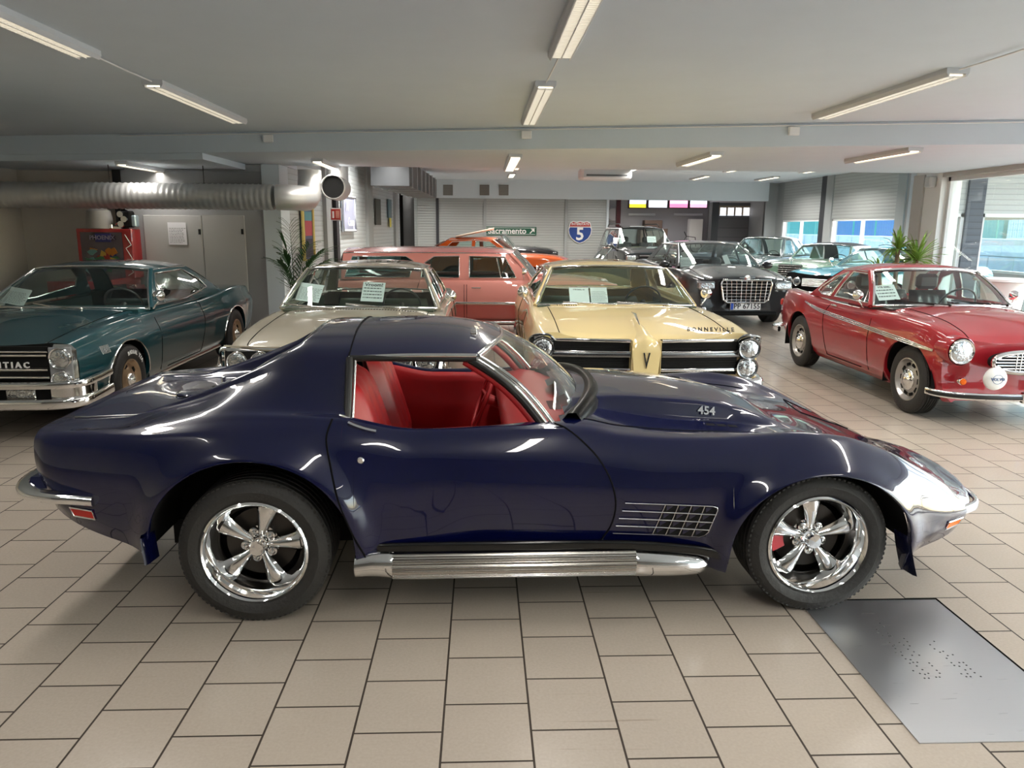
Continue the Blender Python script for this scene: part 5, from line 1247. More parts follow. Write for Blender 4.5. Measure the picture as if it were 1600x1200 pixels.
def black_sedan():
    c = Car('black_sedan', 'glossy black four-door saloon with a bright egg-crate grille and a white number plate', (.012, .013, .016), 5.0, 1.88, (4.648, 13.287, 0), -1.543, scl=1.01,
            top=[(-5.0, .98), (-4.2, 1.03), (-2.5, .98), (-1.3, .97), (-.4, .90), (-.1, .86), (0, .80)], ctr=[(-5.0, 1.0), (-4.2, 1.06), (-2.5, 1.0), (-1.25, 1.06), (-.4, .96), (-.1, .90), (0, .82)],
            plan=[(-5.0, .86), (-4.5, .93), (-1, .94), (-.4, .90), (-.12, .82), (0, .74)], wb=(-3.98, -.93), wr=.36, arch=(.40, .38), sill=.2, crease=.03, edge=.32)
    c.body(doors=[[(-1.5, .30), (-1.5, 1.0), (-2.5, 1.0), (-2.5, .30)], [(-2.53, .30), (-2.53, 1.0), (-3.45, 1.0), (-3.5, .7), (-3.3, .30)]], hood=(-1.2, -.05, .70), cabin=(-4.0, -1.4, .18))
    w1 = [(-1.62, 1.02), (-2.15, 1.36), (-2.48, 1.38), (-2.48, 1.02)]; w2 = [(-2.58, 1.02), (-2.58, 1.38), (-3.2, 1.36), (-3.55, 1.02)]
    c.green(-1.2, -2.0, -3.4, -4.2, lambda x: 1.0, 1.415, lambda x: .80, .63, [w1, w2], bow=.2, crown=.06, trimm=None, rgw=.84)
    c.seats(mat('grey_leather', (.05, .05, .055), .5), -2.3, -3.2, bench=False, headrest=True, h=.55, dash=(-1.5, .98)); wheels(c.root, c.ax, .93, .36, .22, .23, 'steel', cap=.3, holes=7)
    r = c.root
    face(c, 1.88, .74, .64, (.68,), rect=True, grille=(.10, .05), bars=0, bumper=None)
    GP = [(-.42, .84), (.42, .84), (.45, .78), (.40, .50), (.33, .45), (-.33, .45), (-.40, .50), (-.45, .78)]
    mb = MB(); mb.prism(GP, -.1, .035, 'x'); mb.build('grille', MATTE, r)
    trim(r, 'grille_surround', [(.045, y, z) for y, z in GP], .02, CHROME, closed=True)
    for k in range(6): z = .50+.055*k; w_ = .40+.04*(z-.5)/.3; trim(r, 'grille_bar', [(.045, -w_, z), (.045, w_, z)], .007)
    for k in range(9): y = -.36+.09*k; trim(r, 'grille_bar', [(.045, y*.93, .46), (.045, y, .83)], .007)
    mb = MB(); mb.lathe([(0, .012), (.05, .01), (.055, 0)], 20, 'x'); mb.T = Matrix.Translation((.05, 0, .875)); mb.v = [mb.T @ v for v in mb.v]; mb.build('winged_badge', CHROME, r); trim(r, 'winged_badge', [(.05, -.14, .882), (.055, 0, .872), (.05, .14, .882)], .012, CHROME, flat=.5)
    pl = MB(); pl.box(.04, .055, -.27, .27, .325, .445, .004); o = pl.build('number_plate', mat('plate_white', (.8, .8, .8), .4), r)
    mb = MB(); mb.box(.055, .057, -.265, -.215, .33, .44); mb.build('plate_band', mat('plate_blue', (.02, .08, .45), .4), o)
    tm = MB(); text_mb(tm, 'PP 67155', .125, (.058, .025, .385), (0, 1, 0), (0, 0, 1), .001, True); tm.build('plate_characters', INK, o)
    mb = MB(); mb.box(-.05, .02, -.6, .6, .22, .29, .02); mb.build('lower_intake', MATTE, r)
    for s in (-1, 1):
        mb = MB(); mb.ball((-1.62, s*1.02, 1.02), (.07, .11, .075)); mb.tube([(-1.6, s*.88, .99), (-1.6, s*.96, 1.0)], .025, 6); mb.build('door_mirror', c.P, r, ang=80)
        mb = MB(); mb.lathe([(.045, 0), (.04, .012), (0, .018)], 16, 'x'); mb.T = Matrix.Translation((.0, s*.72, .33)); mb.v = [mb.T @ v for v in mb.v]; mb.build('fog_lamp', LENS, r)
black_sedan()
def suv():
    c = Car('black_suv', 'black sport utility vehicle with roof rails standing before the workshop', (.012, .012, .013), 4.8, 1.92, (5.12, 22.6, 0), -1.553, scl=1.0,
            top=[(-4.8, 1.10), (-1.2, 1.12), (-.3, 1.06), (0, .98)], ctr=[(-4.8, 1.12), (-1.15, 1.18), (-.3, 1.10), (0, 1.0)], plan=[(-4.8, .90), (-4, .95), (-1, .96), (-.2, .90), (0, .84)], wb=(-3.8, -.95), wr=.38, arch=(.42, .40), sill=.32)
    c.body(doors=[[(-1.5, .4), (-1.5, 1.14), (-2.5, 1.14), (-2.5, .4)], [(-2.53, .4), (-2.53, 1.14), (-3.4, 1.14), (-3.35, .4)]], cabin=(-4.6, -1.3, .16), hood=(-1.1, -.05, .72))
    w = [[(-1.65, 1.15), (-2.05, 1.62), (-2.5, 1.66), (-2.5, 1.15)], [(-2.6, 1.15), (-2.6, 1.66), (-3.4, 1.66), (-3.4, 1.15)], [(-3.55, 1.15), (-3.55, 1.66), (-4.4, 1.62), (-4.5, 1.15)]]
    c.green(-1.15, -1.9, -4.5, -4.75, lambda x: 1.13, 1.73, lambda x: .86, .70, w, bow=.16, crown=.07, trimm=None, rgw=.84)
    for s in (-1, 1):
        trim(c.root, 'roof_rail', [(-2.2, s*.62, 1.79), (-2.4, s*.62, 1.86), (-4.2, s*.62, 1.86), (-4.4, s*.62, 1.78)], .018, BLACK)
        mb = MB(); mb.ball((-1.5, s*1.08, 1.14), (.08, .13, .09)); mb.tube([(-1.5, s*.88, 1.1), (-1.5, s*1.0, 1.12)], .025, 6); mb.build('door_mirror', BLACK, c.root, ang=80)
    c.seats(mat('grey_leather'), -2.3, -3.2, bench=False, headrest=True, z=.62, h=.6, dash=(-1.45, 1.12)); wheels(c.root, c.ax, .95, .38, .24, .22, 'steel', cap=.4)
    face(c, 1.92, .86, .88, (.70,), rect=True, grille=(.46, .20), bars=2, bumper=(.55, .09), bm=c.P)
suv()
def turquoise():
    TQ = paint('turquoise_paint', (.008, .20, .28))
    c = Car('turquoise_coupe', 'turquoise hardtop coupe with quad headlights parked by the window behind the red coupe', None, 5.2, 1.98, (6.86, 15.07, 0), R(212.5), paintm=TQ,
            top=[(-5.2, .88), (-4.8, .95), (-4.0, .97), (-3.0, .93), (-1.4, .93), (-.4, .91), (0, .86)], ctr=[(-5.2, .86), (-4.5, .94), (-3.6, .95), (-1.4, .97), (-.4, .90), (0, .83)], plan=[(-5.2, .88), (-4.6, .96), (-1.2, .97), (-.3, .96), (0, .93)], wb=(-4.15, -.95), crease=.06)
    c.body(doors=[[(-1.7, .30), (-1.7, .95), (-3.0, .95), (-3.05, .6), (-2.9, .30)]], hood=(-1.4, -.02, .74), cabin=(-4.0, -1.55, .2), dcap=MATTE)
    c.green(-1.4, -2.1, -3.3, -4.3, lambda x: .945, 1.32, lambda x: .84, .65, [[(-1.85, .97), (-2.25, 1.27), (-3.0, 1.28), (-3.5, 1.1), (-3.6, .97)]], bow=.2, crown=.06, rgw=.74)
    c.seats(mat('turquoise_vinyl', (.03, .30, .36), .5), -2.4, -3.3, dash=(-1.65, .94)); wheels(c.root, c.ax, .95, .34, .2, .19, 'steel', cap=.9, holes=0)
    face(c, 1.98, .68, .67, (.80, .61), .078, grille=(.50, .17), bars=6); 
    for s in (-1, 1): mirror(c.root, (-1.65, s*.9, .94), s)
turquoise()
def soft_top():
    G = paint('sage_green_paint', (.13, .22, .16)); CL = mat('dark_canvas', (.022, .028, .035), .85, bump=(150, .3))
    c = Car('green_convertible', 'pale green convertible with a raised dark soft top, between the black saloon and the windows', None, 4.75, 1.80, (7.45, 18.3, 0), R(222), paintm=G,
            top=[(-4.75, .82), (-4.2, .90), (-2.8, .92), (-1.2, .94), (-.4, .92), (0, .84)], ctr=[(-4.75, .84), (-4, .93), (-2.8, .95), (-1.2, 1.02), (-.4, .96), (0, .86)], plan=[(-4.75, .80), (-4.2, .88), (-1.2, .89), (-.3, .88), (0, .82)], wb=(-3.75, -.85), crease=.02, tumble=.08)
    c.body(doors=[[(-1.6, .30), (-1.6, .95), (-2.8, .95), (-2.7, .30)]], cabin=(-3.6, -1.45, .18))
    c.green(-1.35, -1.85, -3.2, -3.7, lambda x: .94, 1.33, lambda x: .78, .64, [[(-1.65, .97), (-1.95, 1.27), (-2.65, 1.28), (-2.72, .97)]], bow=.16, crown=.08, rgw=.45, roofmat=CL)
    c.seats(mat('teal_seat'), -2.2, None, dash=(-1.55, .94)); wheels(c.root, c.ax, .87, .33, .18, .19, 'steel', cap=.8, holes=0)
    face(c, 1.8, .66, .72, (.70,), .10, grille=(.30, .36), bars=7)
    trim(c.root, 'bonnet_star', [(-.06, 0, .90), (-.06, 0, .98)], .006); trim(c.root, 'bonnet_star', [(-.06, .035*math.cos(a), 1.01+.035*math.sin(a)) for a in np.linspace(0, 2*PI, 17)[:-1]], .005, closed=True)
soft_top()
def plain(name, label, col, L, W, loc, rz, H=1.42, cols=None, soft=None, wsx=(-1.3, -1.85), roofr=(-3.2, -4.0), hz=.92, lamps=(.6,), glass=None, wtrim=CHROME, open_top=False):
    c = Car(name, label, col, L, W, loc, rz, top=[(-L, hz-.1), (-L+.6, hz-.01), (-1.2, hz), (-.3, hz-.03), (0, hz-.1)], ctr=[(-L, hz-.1), (-L+.7, hz), (-1.2, hz+.05), (-.3, hz), (0, hz-.1)], plan=[(-L, W/2-.1), (-L+.6, W/2-.02), (-1, W/2-.01), (-.2, W/2-.03), (0, W/2-.1)], wb=(-L+1.0, -.9))
    c.body(doors=[[(-1.5, .30), (-1.5, hz+.02), (-2.5, hz+.02), (-2.5, .30)]], cabin=(-L+1.2, -1.4, .17), dx=.1)
    w1 = [(wsx[0]-.30, hz+.04), (wsx[1]-.22, H-.12), (-2.45, H-.11), (-2.45, hz+.04)]; w2 = [(-2.55, hz+.04), (-2.55, H-.11), (roofr[0]+.1, H-.14), (roofr[0]-.2, hz+.04)]
    if not open_top: c.green(wsx[0], wsx[1], roofr[0], roofr[1], lambda x: hz+.01, H-.07, lambda x: W/2-.1, W/2-.26, [w1, w2], bow=.16, crown=.07, rgw=.8, roofmat=soft, trimm=wtrim)
    else:
        P = [[Vector((wsx[0]-.14*q*q-u*.28, (W/2-.14)*q*(1-.12*u), hz+.03+.34*u)) for q in np.linspace(-1, 1, 13)] for u in (0, .5, 1)]
        mb = MB(); mb.grid(P); g = mb.build('windscreen', GLASS, c.root, ang=180); trim(g, 'windscreen_trim', P[0]+[P[1][-1]]+P[2][::-1]+[P[1][0]], .014, CHROME, closed=True)
    c.seats(mat('grey_leather'), -2.2, None, dash=(-1.5, hz)); wheels(c.root, c.ax, W/2-.02, .32, .18, .19, 'steel', cap=.85, holes=0)
    face(c, W, .66, .62, lamps, .08, grille=(.40, .2), bars=5)
    return c
plain('dark_saloon', 'dark grey-green old saloon behind the pale green convertible', (.035, .055, .06), 4.7, 1.8, (7.35, 22.2, 0), R(226), H=1.52)
plain('dark_roadster', 'low dark open car in front of the workshop door at the back', (.02, .025, .035), 4.3, 1.75, (7.6, 25.4, 0), R(240), H=1.30, soft=mat('dark_canvas'))
plain('orange_hot_rod', 'orange rounded coupe at the back below the green road sign', (.62, .10, .012), 4.0, 1.6, (2.35, 21.0, 0), R(-10), H=1.46, hz=.98)
plain('black_classic', 'black open car beside the orange coupe at the back', (.008, .008, .01), 4.6, 1.8, (2.35, 23.6, 0), R(-6), open_top=True, hz=1.12)
plain('green_roadster', 'dark green open sports car left of the black utility vehicle', (.012, .035, .018), 3.9, 1.55, (1.45, 19.25, 0), R(180), open_top=True, hz=.88)
mb = MB(); rows = []
for k in range(17):
    t = k/16; w_ = .24*math.sin(PI*min(1, t*.93+.05))**.55; p = atY(712, 370, 21.2).lerp(atY(772, 357, 20.9), t); rows.append([p+Vector((0, w_*q, .03*(1-q*q))) for q in np.linspace(-1, 1, 9)]+[p+Vector((0, w_*q, -.03*(1-q*q))) for q in np.linspace(1, -1, 9)[1:]])
mb.grid(rows); tag(mb.build('surfboard', mat('cream_board', (.72, .62, .50), .3)), 'long cream board lying slanted on the roof of the orange coupe', 'surfboard')

# ================================================================ THINGS ON FLOOR AND WALLS
def plate():
    A, B, C_, D = (1.478, 3.155), (2.06, 3.27), (2.95, 2.62), (1.52, 2.26)
    t = MB(); x0, x1, y0, y1 = 1.50, 2.16, 2.245, 3.255; t.box(x0, x1, y0, y1, -.01, .004)
    m = mat('steel_plate', (.50, .51, .53), .27, .95); N = m.node_tree.nodes; L = m.node_tree.links; tc = N.new('ShaderNodeTexCoord'); mp = N.new('ShaderNodeMapping'); mp.inputs['Scale'].default_value = (3, 120, 1); n = N.new('ShaderNodeTexNoise'); n.inputs['Scale'].default_value = 2
    L.new(tc.outputs['Object'], mp.inputs[0]); L.new(mp.outputs[0], n.inputs[0]); mr = N.new('ShaderNodeMapRange'); mr.inputs[3].default_value = .22; mr.inputs[4].default_value = .42; L.new(n.outputs['Fac'], mr.inputs[0]); L.new(mr.outputs[0], N['Principled BSDF'].inputs['Roughness'])
    o = t.build('floor_plate', m); tag(o, 'brushed steel cover plate let into the tiles below the front wheel', 'floor plate')
    mb = MB(); mb.tube([(x1+.006, y0, .002), (x1+.006, y1+.006, .002), (x0, y1+.006, .002)], .006, 4); mb.build('plate_gap', SEAM, o)
    mb = MB(); rnd = random.Random(3); pts = []
    for row, (xx, n_) in enumerate(((1.72, 16), (1.745, 13), (1.77, 17), (1.80, 12), (1.90, 10), (1.925, 12), (1.95, 9))):
        for k in range(n_):
            if rnd.random() < .8: pts.append((xx+rnd.choice((0, .008, .016)), 2.62+.026*k+rnd.choice((0, .006))))
    for x, y in pts: mb.T = Matrix.Translation((x, y, .004)); mb.lathe([(0, .0022), (.0032, .0012), (.0042, 0)], 8, 'z')
    mb.build('punched_dots', mat('dark_dots', (.05, .05, .055), .5, .6), o)
plate()
# papers behind windscreens: (label, photo spot, depth, width, height, title, rows, tilt)
def sheet(lb, px, py, Y, w, h, title=None, rows=9, seed=1, lean=.35, yaw=0, roll=0, ts=.03, grp=None):
    p = atY(px, py, Y); X_ = Vector((math.cos(yaw), math.sin(yaw), 0)); Yv = Vector((-math.sin(yaw)*math.sin(lean), math.cos(yaw)*math.sin(lean), math.cos(lean))); X2 = X_*math.cos(roll)+Yv*math.sin(roll); Y2 = -X_*math.sin(roll)+Yv*math.cos(roll)
    return paper(lb, p, X2, Y2, w, h, title, rows, seed, ts, grp)
sheet('printed sheet of small text inside the beige sedan windscreen, on the left', 484, 457, 7.92, .245, .23, 'PR. HEDIN AUTOMOBIL' if 0 else None, 10, 2, roll=-.16, lean=.75)
sheet('hand-lettered sheet inside the beige sedan windscreen, near the steering wheel', 583, 456, 7.92, .23, .25, 'Vroom!', 4, 5, roll=-.05, lean=.75, ts=.06)
sheet('wide double price sheet inside the yellow hardtop windscreen, left half', 905, 461, 8.10, .21, .20, 'VTB 5000,- kr', 0, 6, lean=.75, ts=.022)
sheet('printed text sheet inside the yellow hardtop windscreen, right of the price sheet', 936, 461, 8.11, .18, .20, None, 10, 7, lean=.75)
sheet('printed sheet inside the teal hardtop windscreen, near the left picture edge', 26, 463, 7.90, .24, .20, None, 9, 8, roll=-.2, lean=.7)
sheet('white sheet cut by the left picture edge inside the teal hardtop windscreen', -2, 466, 7.90, .18, .17, None, 6, 9, roll=-.1, lean=.7)
sheet('price sheet inside the red coupe windscreen', 1385, 457, 8.02, .24, .20, 'VTB 2500,-', 3, 10, roll=.08, lean=.75, ts=.032)
sheet('white sheet inside the black saloon windscreen on the left', 1074, 409, 14.98, .29, .20, None, 4, 11, lean=.6)
sheet('narrow folded white sheet in the middle of the black saloon windscreen', 1135, 406, 15.0, .11, .22, None, 0, 12, roll=.25, lean=.6)
sheet('white sheet inside the black utility vehicle windscreen on the left', 966, 376, 24.15, .30, .22, None, 3, 13, lean=.6)
sheet('white sheet inside the black utility vehicle windscreen on the right', 1018, 374, 24.15, .28, .22, None, 3, 14, lean=.6)
# cupboard doors with a notice, lintel marks
yc = 11.9
for k, (a, b) in enumerate(((224, 316), (316, 383))):
    p0, p1 = atY(a, 336, yc), atY(b-1, 336, yc); mb = MB(); mb.box(p0.x, p1.x, yc-.03, yc-.005, .1, p0.z, .006)
    d = struct('door_%d' % (k+2), mb, mat('cupboard_door', (.46, .455, .44), .5))
    mb = MB(); mb.box(p1.x-.05, p1.x-.02, yc-.05, yc-.03, p0.z-.28, p0.z-.20); mb.box(p1.x-.05, p1.x-.02, yc-.05, yc-.03, .6, .7); mb.build('hinge', BLACK, d)
sheet('printed notice taped to the left cupboard door', 277, 365, 11.85, .27, .33, None, 10, 20, lean=0, ts=.03)
# silver spiral duct with an elbow, and the black duct mouth
DUCT = mat('duct_metal', (.60, .60, .59), .42, .6)
def duct():
    zc = atY(300, 307, 11.2).z; r_ = .175; x1 = atY(432, 307, 11.2).x
    pts = [Vector((XL+.3+k*.02, 11.2, zc)) for k in range(int((x1-XL-.3)/.02))]; rad = [r_*(1+.05*(1 if k % 4 == 0 else 0)) for k in range(len(pts))]
    mb = MB(); mb.tube(pts, rad, 32); o = tag(mb.build('air_duct', DUCT, ang=70), 'fat ribbed silver air duct running along the left wall under the ceiling', 'air duct')
    e = [Vector((x1+.36*math.sin(a)*.9, 11.2+.42*(1-math.cos(a)), zc+.0)) for a in np.linspace(0, PI/2, 12)]; e += [e[-1]+Vector((.02, .10, .05)), e[-1]+Vector((.02, .2, .3)), e[-1]+Vector((.02, .2, .42))]
    mb = MB(); mb.tube(e, [r_*1.02]*12+[r_, r_*.98, r_*.98], 28); mb.build('elbow', DUCT, o, ang=70)
    for x in (-5.2, -3.9): 
        mb = MB(); mb.tube([(x, 11.2, zc+r_), (x, 11.2, H2-.08)], .006, 6); mb.build('hanger', BLACK, o)
    c = atY(520, 292, 11.8); mb = MB(); mb.lathe([(.15, .55), (.185, .5), (.185, .0), (.17, -.01), (.165, .0), (.165, .3), (0, .3)], 36, 'y'); mb.T = Matrix.Translation(c); mb.v = [mb.T @ v for v in mb.v]
    o2 = tag(mb.build('duct_mouth', [DUCT], ang=50), 'open round duct mouth, black inside, beside the silver duct elbow', 'air duct')
    mb = MB(); mb.lathe([(0, .05), (.164, .05)], 32, 'y'); mb.v = [Matrix.Translation(c) @ v for v in mb.v]; mb.build('duct_hollow', MATTE, o2)
    mb = MB(); mb.tube([c+Vector((.0, .40, .0)), c+Vector((0, .42, .3)), c+Vector((0, .42, .34))], .165, 24); mb.build('riser', DUCT, o2, ang=60)
duct()
# square duct under the far ceiling by the left wall
def sq_duct():
    mb = MB(); a = Vector((-1.9, 19.8, 0)); mb.prism([(-2.45, 17.5), (-1.6, 17.5), (-1.4, 24.5), (-2.1, 24.5)], 2.60, 3.15); o = tag(mb.build('square_duct', mat('dark_galvanised', (.07, .075, .08), .5, .5)), 'dark square ventilation duct high along the far left wall', 'air duct')
    for k in range(7):
        y = 17.9+1.0*k; f = (y-17.5)/7; mb = MB(); mb.box(-2.45+.35*f-.02, -1.6+.2*f+.03, y, y+.05, 2.57, 3.18); mb.build('flange', CHROME2, o)
sq_duct()
# signs
def road_sign():
    y = 27.99; p0, p1 = atY(757, 354, y), atY(838, 368, y); mb = MB(); mb.box(p0.x, p1.x, y-.04, y, p1.z, p0.z, .01)
    o = tag(mb.build('road_sign', mat('sign_green', (.01, .10, .055), .5)), 'green road sign reading Sacramento with an arrow on the back shutters', 'sign')
    cx, cz = (p0.x+p1.x)/2, (p0.z+p1.z)/2; tm = MB(); text_mb(tm, 'Sacramento', .29, (cx-.12, y-.045, cz), (1, 0, 0), (0, 0, 1), .004, True); tm.build('sign_lettering', WHITE, o)
    mb = MB(); x, z = p1.x-.16, cz; mb.tube([(x-.08, y-.045, z-.08), (x+.05, y-.045, z+.05)], .022, 4); mb.add([(x-.045, y-.047, z+.09), (x+.09, y-.047, z+.09), (x+.09, y-.047, z-.045)], [(0, 2, 1)]); mb.build('arrow', WHITE, o)
    trim(o, 'sign_border', [(p0.x+.04, y-.044, p0.z-.04), (p1.x-.04, y-.044, p0.z-.04), (p1.x-.04, y-.044, p1.z+.04), (p0.x+.04, y-.044, p1.z+.04)], .008, WHITE, closed=True)
    c = atY(906, 363, y); s = 36.5/1188*y*1.0; S = []
    half = [(0, .50), (.16, .46), (.30, .50), (.42, .44), (.46, .30), (.50, .12), (.47, -.08), (.36, -.28), (.18, -.43), (0, -.50)]
    for a, b in half: S.append((c.x+a*s, c.z+b*s*.92))
    S += [(2*c.x-a, b) for a, b in S[-2:0:-1]]
    mb = MB(); mb.prism(S[::-1], y-.05, y+.005, 'y'); o = tag(mb.build('route_shield', WHITE), 'blue and red Interstate 5 route shield on the back shutters', 'sign')
    def inner(f, z0=None, z1=None):
        P = [(c.x+(a-c.x)*f, c.z+(b-c.z)*f) for a, b in S]
        if z0 is not None: P = [(a, max(b, z0)) for a, b in P]
        if z1 is not None: P = [(a, min(b, z1)) for a, b in P]
        return P[::-1]
    zr_ = c.z+.22*s
    mb = MB(); mb.prism(inner(.94, None, zr_-.015), y-.055, y-.05, 'y'); mb.build('shield_blue', mat('sign_blue', (.01, .05, .25), .5), o)
    mb = MB(); mb.prism(inner(.94, zr_+.015), y-.055, y-.05, 'y'); mb.build('shield_red', mat('sign_red', (.42, .03, .025), .5), o)
    tm = MB(); text_mb(tm, 'INTERSTATE', .115, (c.x, y-.06, zr_+.10), (1, 0, 0), (0, 0, 1), .003, True); text_mb(tm, '5', .62, (c.x, y-.06, c.z-.08), (1, 0, 0), (0, 0, 1), .003, True); tm.build('shield_lettering', WHITE, o)
road_sign()
def wall_panel(name, lbl, cat, t, z0, z1, w, mt, frame=None, off=.05):
    p = lw(t); q = lw(t+w); mb = MB(); mb.prism([(p.x+off-.03, p.y), (p.x+off, p.y), (q.x+off, q.y), (q.x+off-.03, q.y)], z0, z1); o = mb.build(name, mt); tag(o, lbl, cat)
    if frame: trim(o, 'frame', [(p.x+off+.006, p.y, z0), (q.x+off+.006, q.y, z0), (q.x+off+.006, q.y, z1), (p.x+off+.006, p.y, z1)], .03, frame, closed=True)
    return o, Vector((p.x+off+.01, p.y, 0)), Vector((q.x+off+.01, q.y, 0))
o, a, b = wall_panel('poster', 'tall colourful poster in a yellow frame on the left shutter wall', 'poster', .045, 1.15, 2.2, .04, mat('poster_blue', (.05, .09, .22), .4), mat('yellow_frame', (.8, .62, .2), .4))
for k, (cc, z0, z1) in enumerate((((.75, .65, .05), 2.0, 2.15), ((.45, .06, .08), 1.55, 1.8), ((.1, .3, .35), 1.8, 1.95), ((.02, .02, .05), 1.2, 1.5))):
    mb = MB(); q = a.lerp(b, .15); r2 = a.lerp(b, .85); d = Vector((.006, 0, 0)); mb.add([q+d+Vector((0, 0, z0)), r2+d+Vector((0, 0, z0)), r2+d+Vector((0, 0, z1)), q+d+Vector((0, 0, z1))], [(0, 1, 2, 3)]); mb.build('poster_print', mat('print%d' % k, cc, .5), o)
p = atY(525, 335, 12.9); mb = MB(); mb.box(p.x-.09, p.x+.09, 12.88, 12.9, p.z-.10, p.z+.10); o = tag(mb.build('fire_sign', WHITE), 'small red and white fire extinguisher sign on the grey post', 'sign')
for x0, x1, z0, z1, mt in ((-.075, .075, -.085, .085, mat('sign_red')), (-.055, -.025, -.06, .05, WHITE), (.0, .06, -.06, .06, mat('pale_red', (.6, .25, .2), .5))): mb = MB(); mb.box(p.x+x0, p.x+x1, 12.872-.002*(mt is not MATS['sign_red']), 12.88, p.z+z0, p.z+z1); mb.build('sign_print', mt, o)
o, a, b = wall_panel('glass_plaque', 'square violet-tinted glass plaque with pale lettering on the left shutter wall', 'sign', .235, 1.62, 2.32, .075, mat('violet_glass', (.40, .42, .56), .2), mat('pale_edge', (.75, .78, .85), .2))
tm = MB(); d = (b-a).normalized(); text_mb(tm, 'Camp', .26, a.lerp(b, .55)+Vector((.02, 0, 1.80)), d, (0, 0, 1), .003); text_mb(tm, 'A', .30, a.lerp(b, .25)+Vector((.02, 0, 2.12)), d, (0, 0, 1), .003); tm.build('plaque_lettering', WHITE, o)
o, a, b = wall_panel('dark_banner', 'dark narrow pointed banner on the shutters beyond the glass plaque', 'banner', .47, 1.75, 2.4, .045, mat('banner_grey', (.09, .10, .09), .7))
o, a, b = wall_panel('metal_sign', 'blue and yellow metal sign near the end of the left wall', 'sign', .59, 1.95, 2.45, .035, mat('sign_teal', (.10, .17, .20), .5)); mb = MB(); mb.box(a.x, a.x+.01, a.y+.1, b.y-.1, 1.7, 1.94); mb.build('sign_foot', mat('print0'), o)
for k, px in enumerate((700, 757, 787)):
    p = atY(px, 297, 27.7); mb = MB(); mb.box(p.x-.17, p.x+.17, 27.66, 27.70, p.z-.18, p.z+.18); v = tag(mb.build('air_vent', mat('vent_frame', (.20, .19, .17), .6)), 'square brown air vent on the back bulkhead, %s of three' % ('leftmost', 'middle', 'rightmost')[k], 'air vent')
    for j in range(6): mb = MB(); z = p.z-.14+.05*j; mb.box(p.x-.15, p.x+.15, 27.645, 27.66, z, z+.02); mb.build('vent_slat', mat('vent_slat', (.28, .27, .25), .5), v)
p0, p1 = atY(908, 270, 21.5), atY(985, 281, 21.5); mb = MB(); mb.box(p0.x, p1.x, 21.3, 22.2, p1.z, H3-.02, .05); o = tag(mb.build('ceiling_unit', mat('unit_white', (.55, .57, .57), .4), ang=60), 'white ceiling-hung air conditioning unit at the back', 'air conditioner')
mb = MB(); mb.box(p0.x+.12, p1.x-.12, 21.28, 21.30, p1.z+.08, p0.z-.05); mb.build('outlet', mat('unit_dark', (.10, .11, .11), .5), o)
p = atY(1426, 260, 16.6); mb = MB(); mb.box(XN-.13, XN-.01, 12.10, 12.26, 2.39, 2.57, .02); tag(mb.build('wall_speaker', mat('unit_white'), ang=60), 'small white speaker box high on the pale pillar', 'speaker')
